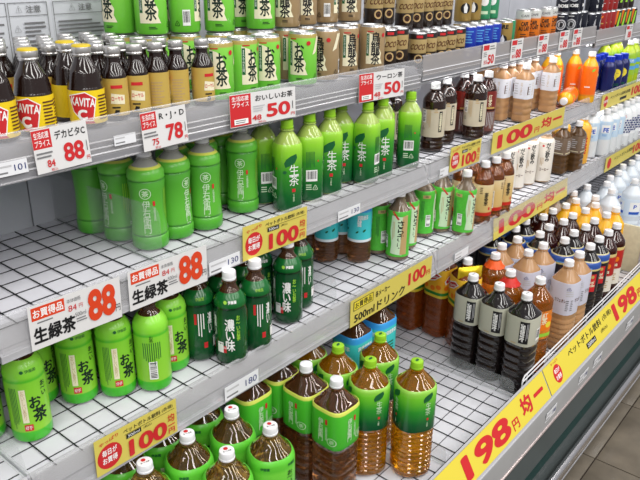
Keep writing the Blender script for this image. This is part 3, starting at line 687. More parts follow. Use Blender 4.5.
# --- third shelf, middle and second bay
SL_TE = mat('turquoise_label', (60, 190, 190), .3, coat=.3, ramp=(.064, .165, [(0, (232, 238, 240)), (.07, (232, 238, 240)), (.08, (66, 202, 208)), (.86, (74, 208, 214)), (.88, (60, 160, 230)), (1, (60, 160, 226))], 'LINEAR'))
it_te = [('v', '爽健', -.004, .128, .012, .034, 'w', .02), ('p', leaf(.010, .098, .006), 'gr'), ('p', leaf(-.010, .094, .005), 'gr'), ('t', '健康茶', .010, .138, .022, .014, 'w', .02)]
P_te = pet(.207, .0338, 2, .150, TEAD, W_CAP, [(.064, .163, SL_TE, [(it_te, F0), (it_te, F0 + PI / 2), (it_te, F0 - PI / 2)])], rib=(.008, .063, .011, .0014), fl=.05)
SL_SA = mat('green_cloth_print_sleeve', (82, 184, 60), .35, noise=.05, nscale=120)
it_sa = [('p', [(-.018, .022), (.016, .018), (.020, .06), (.014, .10), (.018, .134), (-.016, .138), (-.020, .09), (-.015, .05)], 'pg'), ('p', [(.010, .02), (.030, .02), (.030, .14), (.014, .136)], 'tan'), ('v', 'さらさら', .010, .082, .018, .085, 'ink', .03), ('vlines', -.014, .05, -.006, .12, 2, 'tan'), ('p', [(-.016, .148), (-.011, .150), (.006, .128), (.001, .126)], 'r')]
it_sa2 = [('barh', -.004, .036, .012, .074), ('r', -.016, .128, .008, .138, 'tan'), ('t', '茶', -.004, .133, .012, .007, 'k'), ('vlines', -.02, .04, -.01, .12, 3, 'gr')]
rg_sa = [(0, .029), (.002, .032), (.006, .0335), (.014, .0335), (.016, .0325), (.05, .0325), (.13, .0335), (.146, .0335), (.15, .031), (.158, .0235, 2, .06), (.172, .0155, 2, .06), (.181, .0128), (.1835, .0162), (.1855, .0162), (.1865, .0122), (.204, .0122)]
P_sa = pet(.207, .0335, 2, .15, mat('clear_brown_neck', (150, 128, 104), .08, trans=.5, coat=.9), W_CAP, [(.013, .1495, SL_SA, [(it_sa, F0), (it_sa2, F0 - 1.25), (it_sa, F0 + 2.2)])], rings=rg_sa)
SL_BA = mat('tan_label_red_foot', (206, 178, 120), .4, ramp=(.03, .135, [(0, (190, 40, 26)), (.10, (190, 40, 26)), (.13, (206, 174, 110)), (.6, (214, 184, 120)), (1, (224, 204, 160))], 'LINEAR'))
it_ba = [('v', '麦茶', .006, .088, .014, .046, 'k', .03), ('lines', -.016, .104, -.004, .128, 4, 'brown'), ('r', .016, .05, .022, .06, 'r')]
P_ba = pet(.207, .0325, 2, .140, AMBER, W_CAP, [(.03, .135, SL_BA, [(it_ba, F0), ([('barh', -.008, .04, .008, .1)], F0 - 1.4), ([('v', '麦茶', 0, .09, .014, .046, 'k', .03)], F0 + 2.)])], fl=.06)
SL_GA = mat('cream_white_sleeve', (232, 226, 216), .3, coat=.3)
it_ga = [('v', 'がぶ飲み', .006, .122, .017, .075, 'k', .035), ('c', -.012, .146, .004, 'r'), ('t', 'コーヒー', .0, .054, .034, .012, 'brown', .04), ('vlines', -.018, .066, -.004, .1, 3, 'tan')]
P_ga = pet(.207, .0325, 2.4, .158, mat('coffee_milk_drink', (190, 160, 130), .25), W_CAP, [(.006, .172, SL_GA, [(it_ga, F0), (it_ga, F0 + 2.1), (it_ga, F0 - 2.1)])])
SL_BR = mat('grey_brown_label', (116, 98, 82), .4)
COF = mat('dark_coffee_bottle', (84, 58, 30), .18, coat=.4)
it_br = [('lines', -.014, .1, .014, .14, 5, 'lgrey'), ('r', -.02, .086, .02, .089, 'cream')]
it_br2 = [('r', -.006, .045, .006, .05, 'lgrey'), ('r', -.006, .02, .006, .025, 'lgrey')]
P_br = pet(.207, .0300, 5, .148, COF, W_CAP, [(.080, .150, SL_BR, [(it_br, F0), (it_br, F0 + PI / 2), (it_br, F0 - PI / 2)])], rib=(.008, .076, .022, .0016))
SL_CO = mat('yellow_orange_sleeve', (238, 178, 70), .35)
it_co = [('v', '野菜', -.006, .12, .014, .05, 'r', .05), ('v', '生活', .012, .085, .012, .08, 'r', .04), ('v', '一日分', -.01, .055, .01, .06, 'r', .03)]
P_co = pet(.207, .0335, 2.4, .150, ORANGE, W_CAP, [(.004, .165, SL_CO, [(it_co, F0), (it_co, F0 + 1.6), (it_co, F0 - 1.6)])])
WW = mat('milky_white_drink', (222, 226, 228), .3, coat=.3)
it_wa = [('r', -.018, .105, .018, .14, 'w'), ('t', 'FE', .002, .118, .024, .02, 'b', .06), ('lines', -.012, .09, .012, .1, 2, 'sky')]
P_wa = pet(.207, .0335, 2, .150, WW, W_CAP, [(.075, .155, mat('pale_blue_label', (190, 212, 230), .35), [(it_wa, F0), (it_wa, F0 + 1.6), (it_wa, F0 - 1.6)])])
dots = [('c', -.03 + .012 * a + (.006 if b % 2 else 0), .07 + .011 * b, .0042, 'db') for a in range(6) for b in range(6)]
P_do = pet(.207, .0345, 2, .150, WW, W_CAP, [(.05, .155, mat('white_dotted_label', (236, 238, 240), .35), [(dots + [('t', '乳', .0, .144, .014, .012, 'r', .03)], F0), (dots, F0 + 2.1), (dots, F0 - 2.1)])])

# --- two litre bottles on the deck
H2 = .31
capA = [('c', -.001, .004, .0045, 'r'), ('t', 'お〜いお茶', .0, -.004, .017, .005, 'k', .03)]
SL_O2 = mat('fresh_green_label', (104, 208, 44), .3, coat=.3, ramp=(.10, .252, [(0, (74, 176, 46)), (.8, (112, 202, 62)), (.86, (90, 188, 50)), (1, (102, 204, 60))], 'LINEAR'))
it_o2 = [('v', 'お茶', .008, .170, .032, .072, 'ink', .03), ('v', 'お〜い', .026, .207, .014, .034, 'ink', .03), ('r', -.020, .145, -.008, .205, 'cream'), ('r', -.018, .12, -.004, .135, 'r'), ('t', '伊藤園', -.026, .238, .018, .007, 'gr', .03), ('t', '伊藤園', .03, .238, .018, .007, 'gr', .03)]
P_o2 = pet(H2, .0482, 2.4, .240, TEA, W_CAP, [(.110, .2515, SL_O2, [(it_o2, F0), (it_o2, F0 + PI)])], rib=(.012, .105, .016, .002), fl=.07, cr=.0155, capprint=capA)
SL_I2 = mat('green_label_yellow_rim', (72, 176, 46), .3, coat=.3, ramp=(.150, .2515, [(0, (48, 146, 36)), (.08, (66, 172, 44)), (.9, (76, 186, 48)), (.925, (220, 226, 100)), (1, (220, 226, 100))], 'LINEAR'))
it_i2 = [('v', '伊右衛門', -.004, .195, .015, .062, 'pg', .02), ('r', .009, .214, .015, .228, 'r'), ('v', '京都福寿園', .0125, .190, .006, .036, 'pg'), ('ring', .025, .172, .0105, .009, 'pg'), ('t', '茶', .025, .172, .011, .011, 'pg', .02)]
P_i2 = pet(H2, .0458, 4.0, .246, TEAD, W_CAP, [(.150, .2515, SL_I2, [(it_i2, F0), (it_i2, F0 + PI / 2), (it_i2, F0 - PI / 2)])], rib=(.012, .145, .022, .0022), fl=.07, cr=.0155)
SL_N2 = mat('lime_to_deep_green_label', (90, 180, 50), .25, coat=.4, ramp=(.136, .258, [(0, (8, 66, 38)), (.2, (14, 92, 44)), (.5, (44, 146, 44)), (.8, (112, 196, 46)), (1, (168, 216, 96))], 'LINEAR'))
it_n2 = [('p', leaf(.0, .232, .016), 'gr'), ('v', '生茶', .002, .203, .014, .036, 'pg', .0), ('r', .0, .170, .005, .177, 'r'), ('v', '玉露', .002, .158, .004, .012, 'pg')]
P_n2 = pet(H2, .0485, 2.5, .244, GOLD, G_CAP, [(.138, .252, SL_N2, [(it_n2, F0 + .2), (it_n2, F0 + 1.9), (it_n2, F0 - 1.5)])], rib=(.010, .134, .0135, .0028), fl=.08, cr=.0155, capprint=[('p', leaf(0, 0, .007), 'gr')])
P_t2 = pet(H2, .0455, 4.0, .246, TEAD, W_CAP, [(.150, .252, mat('turquoise_big_label', (64, 190, 190), .3, coat=.3, ramp=(.150, .252, [(0, (62, 186, 186)), (.8, (66, 198, 196)), (.83, (60, 158, 226)), (1, (60, 158, 226))], 'LINEAR')), [([('t', '爽健健康茶', 0, .218, .052, .014, 'w', .02), ('lines', -.02, .16, .02, .19, 3, 'gr')], F0), ([('t', '爽健健康茶', 0, .218, .052, .014, 'w', .02)], F0 - PI / 2)])], rib=(.012, .145, .02, .002), fl=.08, cr=.0155)
SL_L2 = mat('yellow_lemon_label', (238, 186, 40), .3, coat=.3, ramp=(.15, .25, [(0, (222, 196, 50)), (.09, (222, 196, 50)), (.1, (40, 130, 50)), (.19, (40, 130, 50)), (.21, (236, 190, 50)), (.6, (240, 170, 40)), (1, (246, 200, 60))], 'LINEAR'))
it_l2 = [('p', [(-.026, .200), (.010, .212), (.030, .232), (.016, .240), (-.018, .228), (-.030, .212)], 'w'), ('p', [(-.022, .204), (.009, .2155), (.025, .231), (.014, .236), (-.016, .225), (-.026, .212)], 'r'), ('t', 'Lipton', .0, .220, .034, .011, 'w', .03, 0, .35), ('c', -.022, .187, .008, 'or'), ('c', .002, .183, .009, 'or'), ('c', .022, .19, .008, 'or')]
LTEA = liquid('lemon_tea', (170, 84, 24), .6)
P_l2 = pet(H2, .0435, 4.0, .246, LTEA, W_CAP, [(.150, .250, SL_L2, [(it_l2, F0), (it_l2, F0 - PI / 2), (it_l2, F0 + PI / 2)])], rib=(.012, .145, .03, .0012), fl=.03, cr=.0155)
SL_B2 = mat('grey_cream_label', (180, 180, 164), .42)
it_b2 = [('r', -.014, .170, .010, .240, 'k'), ('v', '珈琲', -.006, .205, .012, .058, 'w', .03), ('vlines', .003, .176, .009, .235, 2, 'lgrey'), ('bar', .040, .172, .060, .21), ('lines', -.036, .164, -.018, .169, 1, 'tan')]
P_b2 = pet(H2, .0428, 3.2, .248, BLACK, W_CAP, [(.160, .249, SL_B2, [(it_b2, F0 - .95), (it_b2, F0 + 1.8)])], rib=(.012, .156, .024, .0020), fl=.06, cr=.0155, capprint=[('t', '無糖', 0, 0, .016, .006, 'g')])
it_g2 = [('p', [(-.03, .15), (.03, .15), (.03, .19), (.0, .215), (-.03, .18)], 'or'), ('v', '紅茶', .0, .19, .02, .04, 'cream', .03), ('c', .016, .168, .010, 'y'), ('r', -.03, .128, .03, .14, 'lg')]
P_g2 = pet(H2, .0415, 3.0, .242, liquid('orange_tea', (196, 116, 30), .7), W_CAP, [(.12, .215, mat('gold_red_fruit_label', (206, 120, 40), .35, noise=.2, nscale=60), [(it_g2, F0), (it_g2, F0 + 1.6), (it_g2, F0 - 1.6)])], rib=(.012, .115, .02, .002), fl=.05, cr=.0155, capprint=[('t', '午後', 0, 0, .016, .006, 'r')])
SL_M2 = mat('pale_lilac_label', (200, 200, 214), .4)
it_m2 = [('lines', -.026, .200, .0, .222, 3, 'lgrey'), ('lines', -.024, .15, -.014, .19, 6, 'g'), ('lines', -.010, .15, -.001, .19, 6, 'g'), ('t', 'カフェオレ', .024, .185, .034, .013, 'brown', .03), ('t', '♴', -.02, .228, .013, .012, 'db')]
P_m2 = pet(H2, .0420, 3.0, .240, MILK, W_CAP, [(.135, .246, SL_M2, [(it_m2, F0 - .35), (it_m2, F0 + 1.3), (it_m2, F0 - 1.9)])], rib=(.012, .130, .018, .002), fl=.06, cr=.0155)
SL_C2 = mat('black_label_blue_top', (30, 26, 34), .3, coat=.3, ramp=(.14, .262, [(0, (26, 24, 32)), (.7, (34, 28, 36)), (.72, (206, 190, 120)), (.75, (206, 190, 120)), (.77, (44, 76, 150)), (.93, (54, 90, 170)), (.95, (210, 200, 150)), (1, (210, 200, 150))], 'LINEAR'))
it_c2 = [('t', '♴', -.012, .175, .014, .016, 'lgrey'), ('r', .002, .15, .03, .215, 'r'), ('t', 'Iced\nCoffee', .016, .18, .024, .024, 'cream', .04), ('c', .016, .205, .006, 'gold'), ('lines', -.026, .232, .026, .24, 1, 'sky')]
P_c2 = pet(H2, .0425, 2, .246, BLACK, W_CAP, [(.14, .258, SL_C2, [(it_c2, F0 - .3), (it_c2, F0 + 1.8)])], rib=(.012, .135, .02, .002), cr=.0155)
SL_R2 = mat('red_and_cream_label', (160, 40, 36), .35, ramp=(.08, .232, [(0, (226, 220, 206)), (.42, (226, 220, 206)), (.45, (170, 34, 34)), (.9, (186, 40, 36)), (.93, (216, 196, 130)), (1, (216, 196, 130))], 'LINEAR'))
it_r2 = [('c', -.012, .2, .012, 'r'), ('p', leaf(-.022, .21, .012), 'lg'), ('c', .012, .185, .010, 'or'), ('t', 'Tea', .006, .165, .026, .016, 'cream', .04), ('lines', -.02, .1, .02, .13, 4, 'tan')]
P_r2 = pet(H2, .0385, 2, .242, COLA, W_CAP, [(.085, .230, SL_R2, [(it_r2, F0 - .3), (it_r2, F0 + 1.8)])], cr=.0155, fl=.03, capprint=[('lines', -.007, -.003, .007, .003, 1, 'db')])
SL_Y2 = mat('yellow_juice_label', (244, 176, 40), .35)
it_y2 = [('c', -.01, .17, .018, 'or'), ('c', .018, .155, .016, 'or'), ('t', '100', .0, .21, .03, .016, 'r', .04)]
P_y2 = pet(H2, .0385, 2, .242, ORANGE, W_CAP, [(.10, .222, SL_Y2, [(it_y2, F0 - .3), (it_y2, F0 + 1.8)])], cr=.0155)
it_p2 = [('p', [(-.03, .14), (.02, .13), (.03, .19), (-.01, .21)], 'or'), ('t', '桃', .0, .175, .022, .022, 'w', .03)]
P_p2 = pet(H2, .0395, 2, .242, liquid('pale_peach_drink', (238, 214, 190), .5), W_CAP, [(.10, .222, mat('peach_label', (238, 150, 96), .35), [(it_p2, F0 - .3), (it_p2, F0 + 1.8)])], cr=.0155)
it_w2 = [('r', -.022, .165, .022, .215, 'w'), ('t', 'P', .0, .195, .014, .018, 'b', .04), ('r', -.022, .16, .022, .172, 'b')]
P_w2 = pet(H2, .0425, 2.4, .240, mat('cloudy_pale_drink', (214, 222, 230), .25, coat=.4), W_CAP, [(.15, .228, mat('pale_blue_white_label', (214, 226, 238), .35), [(it_w2, F0), (it_w2, F0 + 1.6), (it_w2, F0 - 1.6)])], rib=(.012, .14, .02, .002), cr=.0155)

# --- cans
M_lid = mat('aluminium_can_lid', (205, 206, 208), .28, metal=.85)
def can(H, R, m, prints, sleeve_seg=28):
    nk = .0055
    rim = [(0, R * .80), (.0015, R * .86), (.006, R * .985)]
    body = [(.004, R * .95), (.007, R), (H - .009, R), (H - .005, R * .96)]
    pr = [('base_rim', loft('base_rim', [(0, R * .80), (.0015, R * .86), (.0055, R * .975)], M_lid), None, []),
          ('body', loft('body', body, m, caps=(True, True)), None, [('lettering', print_round('lettering', it, R, 2, th, .0005)) for it, th in prints])]
    lid = loft('lid', [(H - .0055, R * .955), (H - .0025, R * .90), (H - .001, R * .925), (H, R * .915), (H - .0004, R * .885), (H - .004, R * .86)], M_lid)
    tab = box('pull_tab', -.006, .006, -.013, .008, H - .004, H - .0026, M_lid, .0008)
    pr.append(('lid', lid, None, [('pull_tab', tab)]))
    return pr
RC, HC = .0332, .120
hill = [(-.014, .022), (.022, .022), (.020, .034), (.012, .046), (.014, .058), (.006, .072), (.004, .086), (-.006, .098), (-.014, .104)]
def tea_can(hills, side, txt, m, green, dark):
    it = [('p', [(-.024, .026), (.020, .026), (.014, .040), (.016, .052), (.006, .072), (.002, .090), (-.008, .098), (-.024, .104)], hills), ('r', -.0235, .046, -.0165, .100, green), ('v', 'まろやかな味', -.020, .074, .004, .046, 'w'), ('v', txt, .000, .064, .024, .080 if len(txt) > 2 else .066, dark, .03),
          ('r', -.022, .104, -.006, .1065, 'r'), ('c', .022, .096, .005, 'r'), ('lines', -.006, .014, .012, .02, 2, dark)]
    it2 = [('bar', -.004, .018, .012, .05), ('t', '♴', -.016, .022, .011, .012, dark), ('p', [(-.026, .07), (-.012, .11), (.004, .11), (-.008, .092), (-.014, .076)], hills), ('p', leaf(.014, .080, .012), green)]
    return can(HC, RC, m, [(it, F0), (it2, F0 + 1.75), (it, F0 + PI)])
C_gr = mat('lime_green_can_lacquer', (120, 215, 50), .28, coat=.3, ramp=(0, .12, [(0, (106, 196, 60)), (.88, (132, 208, 74)), (.90, (176, 156, 84)), (1, (176, 156, 84))], 'LINEAR'))
P_gc = tea_can('cream', 'gr', 'お茶', C_gr, 'gr', 'ink')
C_ool = mat('bronze_brown_can_lacquer', (166, 140, 102), .3, metal=.15, coat=.3)
P_oc = tea_can('cream', 'gr', '烏龍茶', C_ool, 'gr', 'k')
C_cof = mat('black_gold_can_lacquer', (40, 30, 24), .3, coat=.3, ramp=(0, .104, [(0, (36, 26, 22)), (.44, (40, 30, 24)), (.46, (170, 146, 96)), (.80, (176, 152, 100)), (.82, (30, 24, 22)), (1, (30, 24, 22))], 'LINEAR'))
it_cf = [('t', 'COCO', .0, .064, .044, .015, 'brown', .04, .3), ('ring', .002, .032, .012, .008, 'tan'), ('ring', .002, .030, .006, .004, 'brown'), ('r', -.006, .088, .012, .095, 'r')]
P_cf = can(.104, .0262, C_cof, [(it_cf, F0), (it_cf, F0 + 2.1), (it_cf, F0 - 2.1)])
C_blu = mat('blue_can_lacquer', (34, 62, 180), .28, metal=.3, coat=.3)
P_bc = can(.104, .0262, C_blu, [([('lines', -.014, .05, .014, .09, 5, 'sky'), ('r', -.014, .028, .014, .032, 'w'), ('c', .0, .018, .006, 'w')], F0), ([('lines', -.012, .03, .012, .09, 6, 'sky')], F0 - 1.8)])
C_fir = mat('gold_black_can_lacquer', (170, 140, 76), .3, metal=.35)
P_fc = can(.104, .0275, C_fir, [([('t', 'FIRE', 0, .086, .034, .014, 'k', .06), ('c', 0, .044, .016, 'k'), ('p', [(-.004, .03), (.005, .03), (.007, .046), (0, .062), (-.006, .048)], 'w')], F0)])
C_grn = mat('green_silver_can_lacquer', (60, 150, 104), .3, metal=.2)
P_ec = can(.104, .0262, C_grn, [([('c', 0, .06, .014, 'w'), ('r', -.014, .02, .014, .03, 'pg')], F0)])
C_caf = mat('orange_can_silver_top', (224, 124, 40), .3, metal=.15, ramp=(0, .133, [(0, (150, 92, 50)), (.2, (190, 110, 50)), (.3, (222, 118, 34)), (.74, (226, 126, 40)), (.78, (206, 208, 204)), (1, (206, 208, 204))], 'LINEAR'))
P_cc = can(.133, .0265, C_caf, [([('t', 'CAFE\nAU LAIT', 0, .078, .040, .030, 'k', .06), ('lines', -.012, .04, .012, .055, 2, 'brown'), ('t', 'CAFE', 0, .113, .03, .008, 'g', .03)], F0)])
C_bos = mat('black_blue_can_lacquer', (22, 24, 38), .25, coat=.3)
P_bo = can(.104, .0262, C_bos, [([('ring', 0, .060, .020, .015, 'lgrey'), ('c', 0, .060, .012, 'lgrey'), ('p', [(-.006, .05), (.006, .05), (.008, .066), (-.004, .07)], 'k'), ('t', 'BOSS', 0, .026, .040, .012, 'w', .07), ('lines', -.012, .088, .012, .093, 1, 'w')], F0), ([('v', 'BOSS', 0, .06, .008, .07, 'w', .05)], F0 + 1.9)])
C_red = mat('dark_red_can_lacquer', (150, 34, 32), .3, coat=.3)
P_re = can(.104, .0262, C_red, [([('lines', -.010, .05, .010, .06, 1, 'gold'), ('lines', -.01, .03, .01, .036, 1, 'lgrey'), ('p', leaf(0, .08, .008), 'or')], F0)])
C_mix = mat('black_fruit_can_lacquer', (44, 34, 34), .3, coat=.3)
P_mx = can(.104, .0262, C_mix, [([('p', [(-.02, .06), (-.01, .1), (.0, .1), (-.01, .06)], 'r'), ('p', [(-.006, .04), (.004, .1), (.012, .1), (.006, .04)], 'or'), ('p', [(.008, .03), (.016, .09), (.024, .09), (.018, .03)], 'lg'), ('c', -.006, .03, .008, 'lgrey')], F0)])

# --- glass bottles on the top shelf
GLASS = mat('dark_brown_bottle_glass', (30, 14, 8), .06, coat=.6, spec=.7)
M_crown = mat('silver_screw_cap', (206, 204, 202), .3, metal=.8)
DY = mat('yellow_paper_label', (236, 204, 30), .4)
rg_d = [(0, .026), (.002, .0295), (.006, .0305), (.064, .0305), (.066, .0300)]
zz = .066
for q in range(5): rg_d += [(zz + .002, .0300 - q * .0010, 2, .035), (zz + .0045, .0292 - q * .0010, 2, .0)]; zz += .0055
rg_d += [(.097, .0225), (.108, .0165), (.116, .0135), (.120, .0128), (.130, .0128)]
it_d = [('p', [(-.027, .055), (.003, .0615), (.021, .050), (.013, .012), (-.006, .012), (-.020, .028)], 'w'), ('p', [(-.0255, .0535), (.003, .0598), (.0192, .049), (.0118, .0138), (-.005, .014), (-.0185, .0285)], 'r'), ('t', 'KAVITA', -.002, .0445, .040, .015, 'w', .04, .1, -.12), ('t', 'C', -.004, .023, .016, .018, 'w', .07), ('p', [(-.014, .008), (.016, .008), (.012, .012), (-.010, .0125)], 'r'), ('lines', .024, .012, .048, .056, 8, 'brown')]
it_d2 = [('lines', -.02, .012, .02, .057, 9, 'brown')]
def glass(H, rg, lab, z0, z1, prints, capm_top, cr):
    me, rs = sleeve('paper_label', rg, z0, z1, lab, .0005)
    pr = [('body', loft('body', rg, GLASS), None, []), ('paper_label', me, None, [('lettering', print_round('lettering', it, rs[1][1], 2, th, .0011)) for it, th in prints])]
    c = loft('cap', [(H - .018, cr * .98), (H - .0155, cr * 1.04), (H - .0135, cr * .97), (H - .011, cr * 1.03), (H - .0025, cr * 1.01), (H - .0005, cr * .95), (H, cr * .86)], M_crown)
    subs = []
    if capm_top: subs = [('cap_seal', loft('cap_seal', [(H - .003, cr * 1.025), (H - .0002, cr * .97), (H + .0006, cr * .86)], capm_top))]
    pr.append(('cap', c, None, subs))
    return pr
P_de = glass(.135, rg_d, DY, .007, .063, [(it_d, F0), (it_d2, F0 + 2.2)], mat('yellow_cap_seal', (226, 196, 40), .45), .0155)
RJ = mat('gold_paper_label', (204, 174, 88), .35, metal=.2)
rg_r = [(0, .0185), (.002, .021), (.005, .022), (.073, .022), (.078, .0215), (.087, .018), (.094, .0142), (.100, .0122), (.104, .0118), (.122, .0118)]
it_r = [('r', -.010, .056, .010, .062, 'r'), ('p', [(-.012, .030), (.012, .028), (.013, .044), (-.010, .048)], 'cream'), ('t', 'ローヤル', .0, .0385, .020, .008, 'r', .03), ('lines', -.01, .02, .01, .026, 1, 'k'), ('p', [(-.008, .010), (.0, .010), (.002, .018), (-.005, .019)], 'k')]
it_r2 = [('lines', -.012, .015, .012, .058, 8, 'tan')]
P_rj = glass(.127, rg_r, RJ, .008, .073, [(it_r, F0), (it_r2, F0 + 1.9), (it_r2, F0 - 1.9)], None, .0140)

# ================================================================== top shelf
block('glass_bottle', P_de, 'brown glass bottle with yellow red label', 'front of top shelf', Z1, [(.512, 1.085, -.1), (.580, 1.09, -.40), (.668, 1.076, -.18), (.678, 1.142, 2.0)], group='yellow-label glass bottles')
block('glass_bottle', P_rj, 'small glass bottle with gold label', 'front row of top shelf', Z1, [(.733, 1.085, .1), (.780, 1.085, .0), (.828, 1.087, 1.9), (.874, 1.085, 2.0), (.928, 1.072, .6)], group='gold-label glass bottles')
ROWW = ['second row', 'third row', 'fourth row', 'fifth row', 'back row']
for k, y in enumerate((1.135, 1.182, 1.229, 1.276, 1.323)):
    x0 = .735 if k == 0 else .60
    n = 4 if k == 0 else 6
    block('glass_bottle', P_rj, 'silver-capped small glass bottle', '%s of top shelf' % ROWW[k], Z1, [(x0 + .024 * (k % 2) + .047 * i, y) for i in range(n)], group='gold-label glass bottles')
UP_G = [(.905, 1.300), (.938, 1.236), (1.030, 1.292), (1.015, 1.222), (1.086, 1.190), (1.185, 1.240), (1.190, 1.166)]
block('drink_can', P_gc, 'green tea can', 'front row of top shelf', Z1, [(.980, 1.086, .25), (1.052, 1.088, .7), (1.122, 1.088, .3), (1.237, 1.080, -.25)], 'can', 'green tea cans')
block('drink_can', P_gc, 'green tea can beneath another', 'behind front row', Z1, UP_G, 'can', 'green tea cans', .3, .5)
block('drink_can', P_gc, 'green tea can', 'upper layer of top shelf', Z1 + HC, [(x, y, r) for (x, y), r in zip(UP_G, (2.4, 0, .5, -1.75, -.1, .5, .3))], 'can', 'green tea cans')
UP_O = [(1.268, 1.158), (1.345, 1.172), (1.430, 1.172), (1.512, 1.162)]
block('drink_can', P_oc, 'brown oolong tea can', 'front row of top shelf', Z1, [(1.327, 1.086, -.45), (1.420, 1.098, .55), (1.497, 1.072, .3)], 'can', 'oolong tea cans')
block('drink_can', P_oc, 'brown oolong can beneath another', 'behind front row', Z1, UP_O, 'can', 'oolong tea cans')
block('drink_can', P_oc, 'brown oolong tea can', 'upper layer of top shelf', Z1 + HC, [(x, y, r) for (x, y), r in zip(UP_O, (-.1, .3, -1.75, .2))], 'can', 'oolong tea cans')
block('drink_can', P_cf, 'black and gold coffee can', 'left of rail joint, top shelf', Z1, [(1.592, 1.09), (1.647, 1.09)], 'can', 'black and gold coffee cans')
block('drink_can', P_cf, 'black gold coffee can', 'lower layer right of joint', Z1B, [(1.735, 1.085), (1.791, 1.085), (1.847, 1.085), (1.903, 1.085), (1.958, 1.085)], 'can', 'black and gold coffee cans')
UP_C = [(1.604, 1.148), (1.659, 1.148)]
block('drink_can', P_cf, 'black and gold coffee can', 'second row left of rail joint', Z1, UP_C, 'can', 'black and gold coffee cans')
block('drink_can', P_cf, 'black and gold coffee can', 'upper layer left of rail joint', Z1 + .104, UP_C, 'can', 'black and gold coffee cans')
UP_C2 = [(1.745, 1.141), (1.800, 1.141), (1.855, 1.141), (1.910, 1.141), (1.965, 1.141)]
block('drink_can', P_cf, 'black gold coffee can', 'second row right of joint', Z1B, UP_C2, 'can', 'black and gold coffee cans')
block('drink_can', P_cf, 'black gold coffee can', 'upper layer right of joint', Z1B + .104, UP_C2, 'can', 'black and gold coffee cans')
block('drink_can', P_bc, 'blue coffee can', 'front row of top shelf', Z1B, [(2.030, 1.086), (2.085, 1.086), (2.142, 1.086), (2.198, 1.086)], 'can', 'blue cans')
block('drink_can', P_fc, 'gold and black can with white flame', 'top shelf beside blue cans', Z1B, [(2.270, 1.082, -.1)], 'can')
block('drink_can', P_ec, 'green silver can', 'top shelf behind gold can', Z1B, [(2.355, 1.11)], 'can')
block('drink_can', P_fc, 'gold and black can', 'top shelf second row under others', Z1B, [(2.10, 1.15), (2.165, 1.15)], 'can', 'second row cans')
block('drink_can', P_ec, 'green silver can', 'top shelf second row', Z1B, [(2.235, 1.15), (2.295, 1.15)], 'can', 'second row cans')
block('drink_can', P_fc, 'pale gold can', 'upper layer above blue cans', Z1B + .104, [(2.10, 1.15), (2.165, 1.15)], 'can', 'second row cans')
block('drink_can', P_ec, 'green silver can with white disc', 'upper layer above gold can', Z1B + .104, [(2.235, 1.15), (2.295, 1.15)], 'can', 'second row cans')
block('drink_can', P_cc, 'tall orange coffee can with silver top', 'top shelf', Z1B, [(2.420, 1.086, .3), (2.505, 1.086, .1), (2.610, 1.086, .1), (2.668, 1.092, .8)], 'can', 'orange coffee cans')
BO = [(2.80, 1.10, .1), (2.862, 1.084, .1), (2.92, 1.09, 1.7), (2.985, 1.09, 2.0)]
block('drink_can', P_bo, 'black can with white portrait ring', 'top shelf lower layer', Z1B, BO, 'can', 'black cans')
block('drink_can', P_bo, 'black can with white portrait ring', 'top shelf upper layer', Z1B + .104, BO[:3], 'can', 'black cans')
block('drink_can', P_bo, 'black can', 'farthest top shelf lower layer', Z1C, [(3.075, 1.086, 1.6), (3.135, 1.086, 1.8)], 'can', 'black cans')
block('drink_can', P_re, 'dark red can', 'farthest top shelf lower layer', Z1C, [(3.205, 1.086), (3.265, 1.086), (3.325, 1.086)], 'can', 'dark red cans')
block('drink_can', P_mx, 'black can with fruit colours', 'farthest top shelf lower layer', Z1C, [(3.40, 1.086, .1), (3.47, 1.086, .1), (3.545, 1.086, .1), (3.62, 1.086, .1)], 'can', 'fruit cans')
block('drink_can', P_bo, 'black can', 'farthest top shelf upper layer', Z1C + .104, [(3.075, 1.086, 1.6), (3.135, 1.086, 1.8)], 'can', 'black cans')
block('drink_can', P_re, 'dark red can', 'farthest top shelf upper layer', Z1C + .104, [(3.205, 1.086), (3.265, 1.086), (3.325, 1.086)], 'can', 'dark red cans')
block('drink_can', P_mx, 'black can with fruit colours', 'farthest top shelf upper layer', Z1C + .104, [(3.40, 1.086, .1), (3.47, 1.086, .1), (3.545, 1.086, .1)], 'can', 'fruit cans')

# ================================================================== second shelf
block('tea_bottle', P_ie, 'bamboo-shaped green tea bottle', 'second shelf', Z2, [(.772, 1.266, 1.2), (.785, 1.187, -.95), (.796, 1.105, -.12), (.868, 1.112, .85), (.944, 1.104, .1), (1.074, 1.121, -.15), (.926, 1.182, .5), (1.006, 1.180, .9), (1.082, 1.200, 1.3)], group='bamboo-shaped bottles')
block('tea_bottle', P_na, 'green-capped gradient green tea bottle', 'second shelf', Z2, [(1.153, 1.130, -1.3), (1.153, 1.053, .4), (1.240, 1.060, -1.35), (1.316, 1.060, .12), (1.408, 1.096, .25), (1.446, 1.040, -.45), (1.522, 1.046, .25), (1.584, 1.088, .2), (1.648, 1.040, -1.5)], group='green-capped gradient bottles')
block('tea_bottle', P_cr, 'dark tea bottle with cream label', 'second shelf', Z2, [(1.735, 1.165, .6), (1.850, 1.083, .5), (1.955, 1.105, .6), (2.072, 1.060, .45), (1.665, 1.150, .9)], group='cream-label dark tea bottles')
block('tea_bottle', P_rd, 'dark red tea bottle with red label', 'second shelf', Z2, [(2.035, 1.150), (2.110, 1.128), (2.168, 1.070), (2.185, 1.140)], group='red-label bottles')
block('milk_coffee_bottle', P_cm, 'square milk coffee bottle', 'front row of second shelf', Z2, [(2.435, 1.058, -.05), (2.672, 1.058, -.05)], group='milk coffee bottles', square=True)
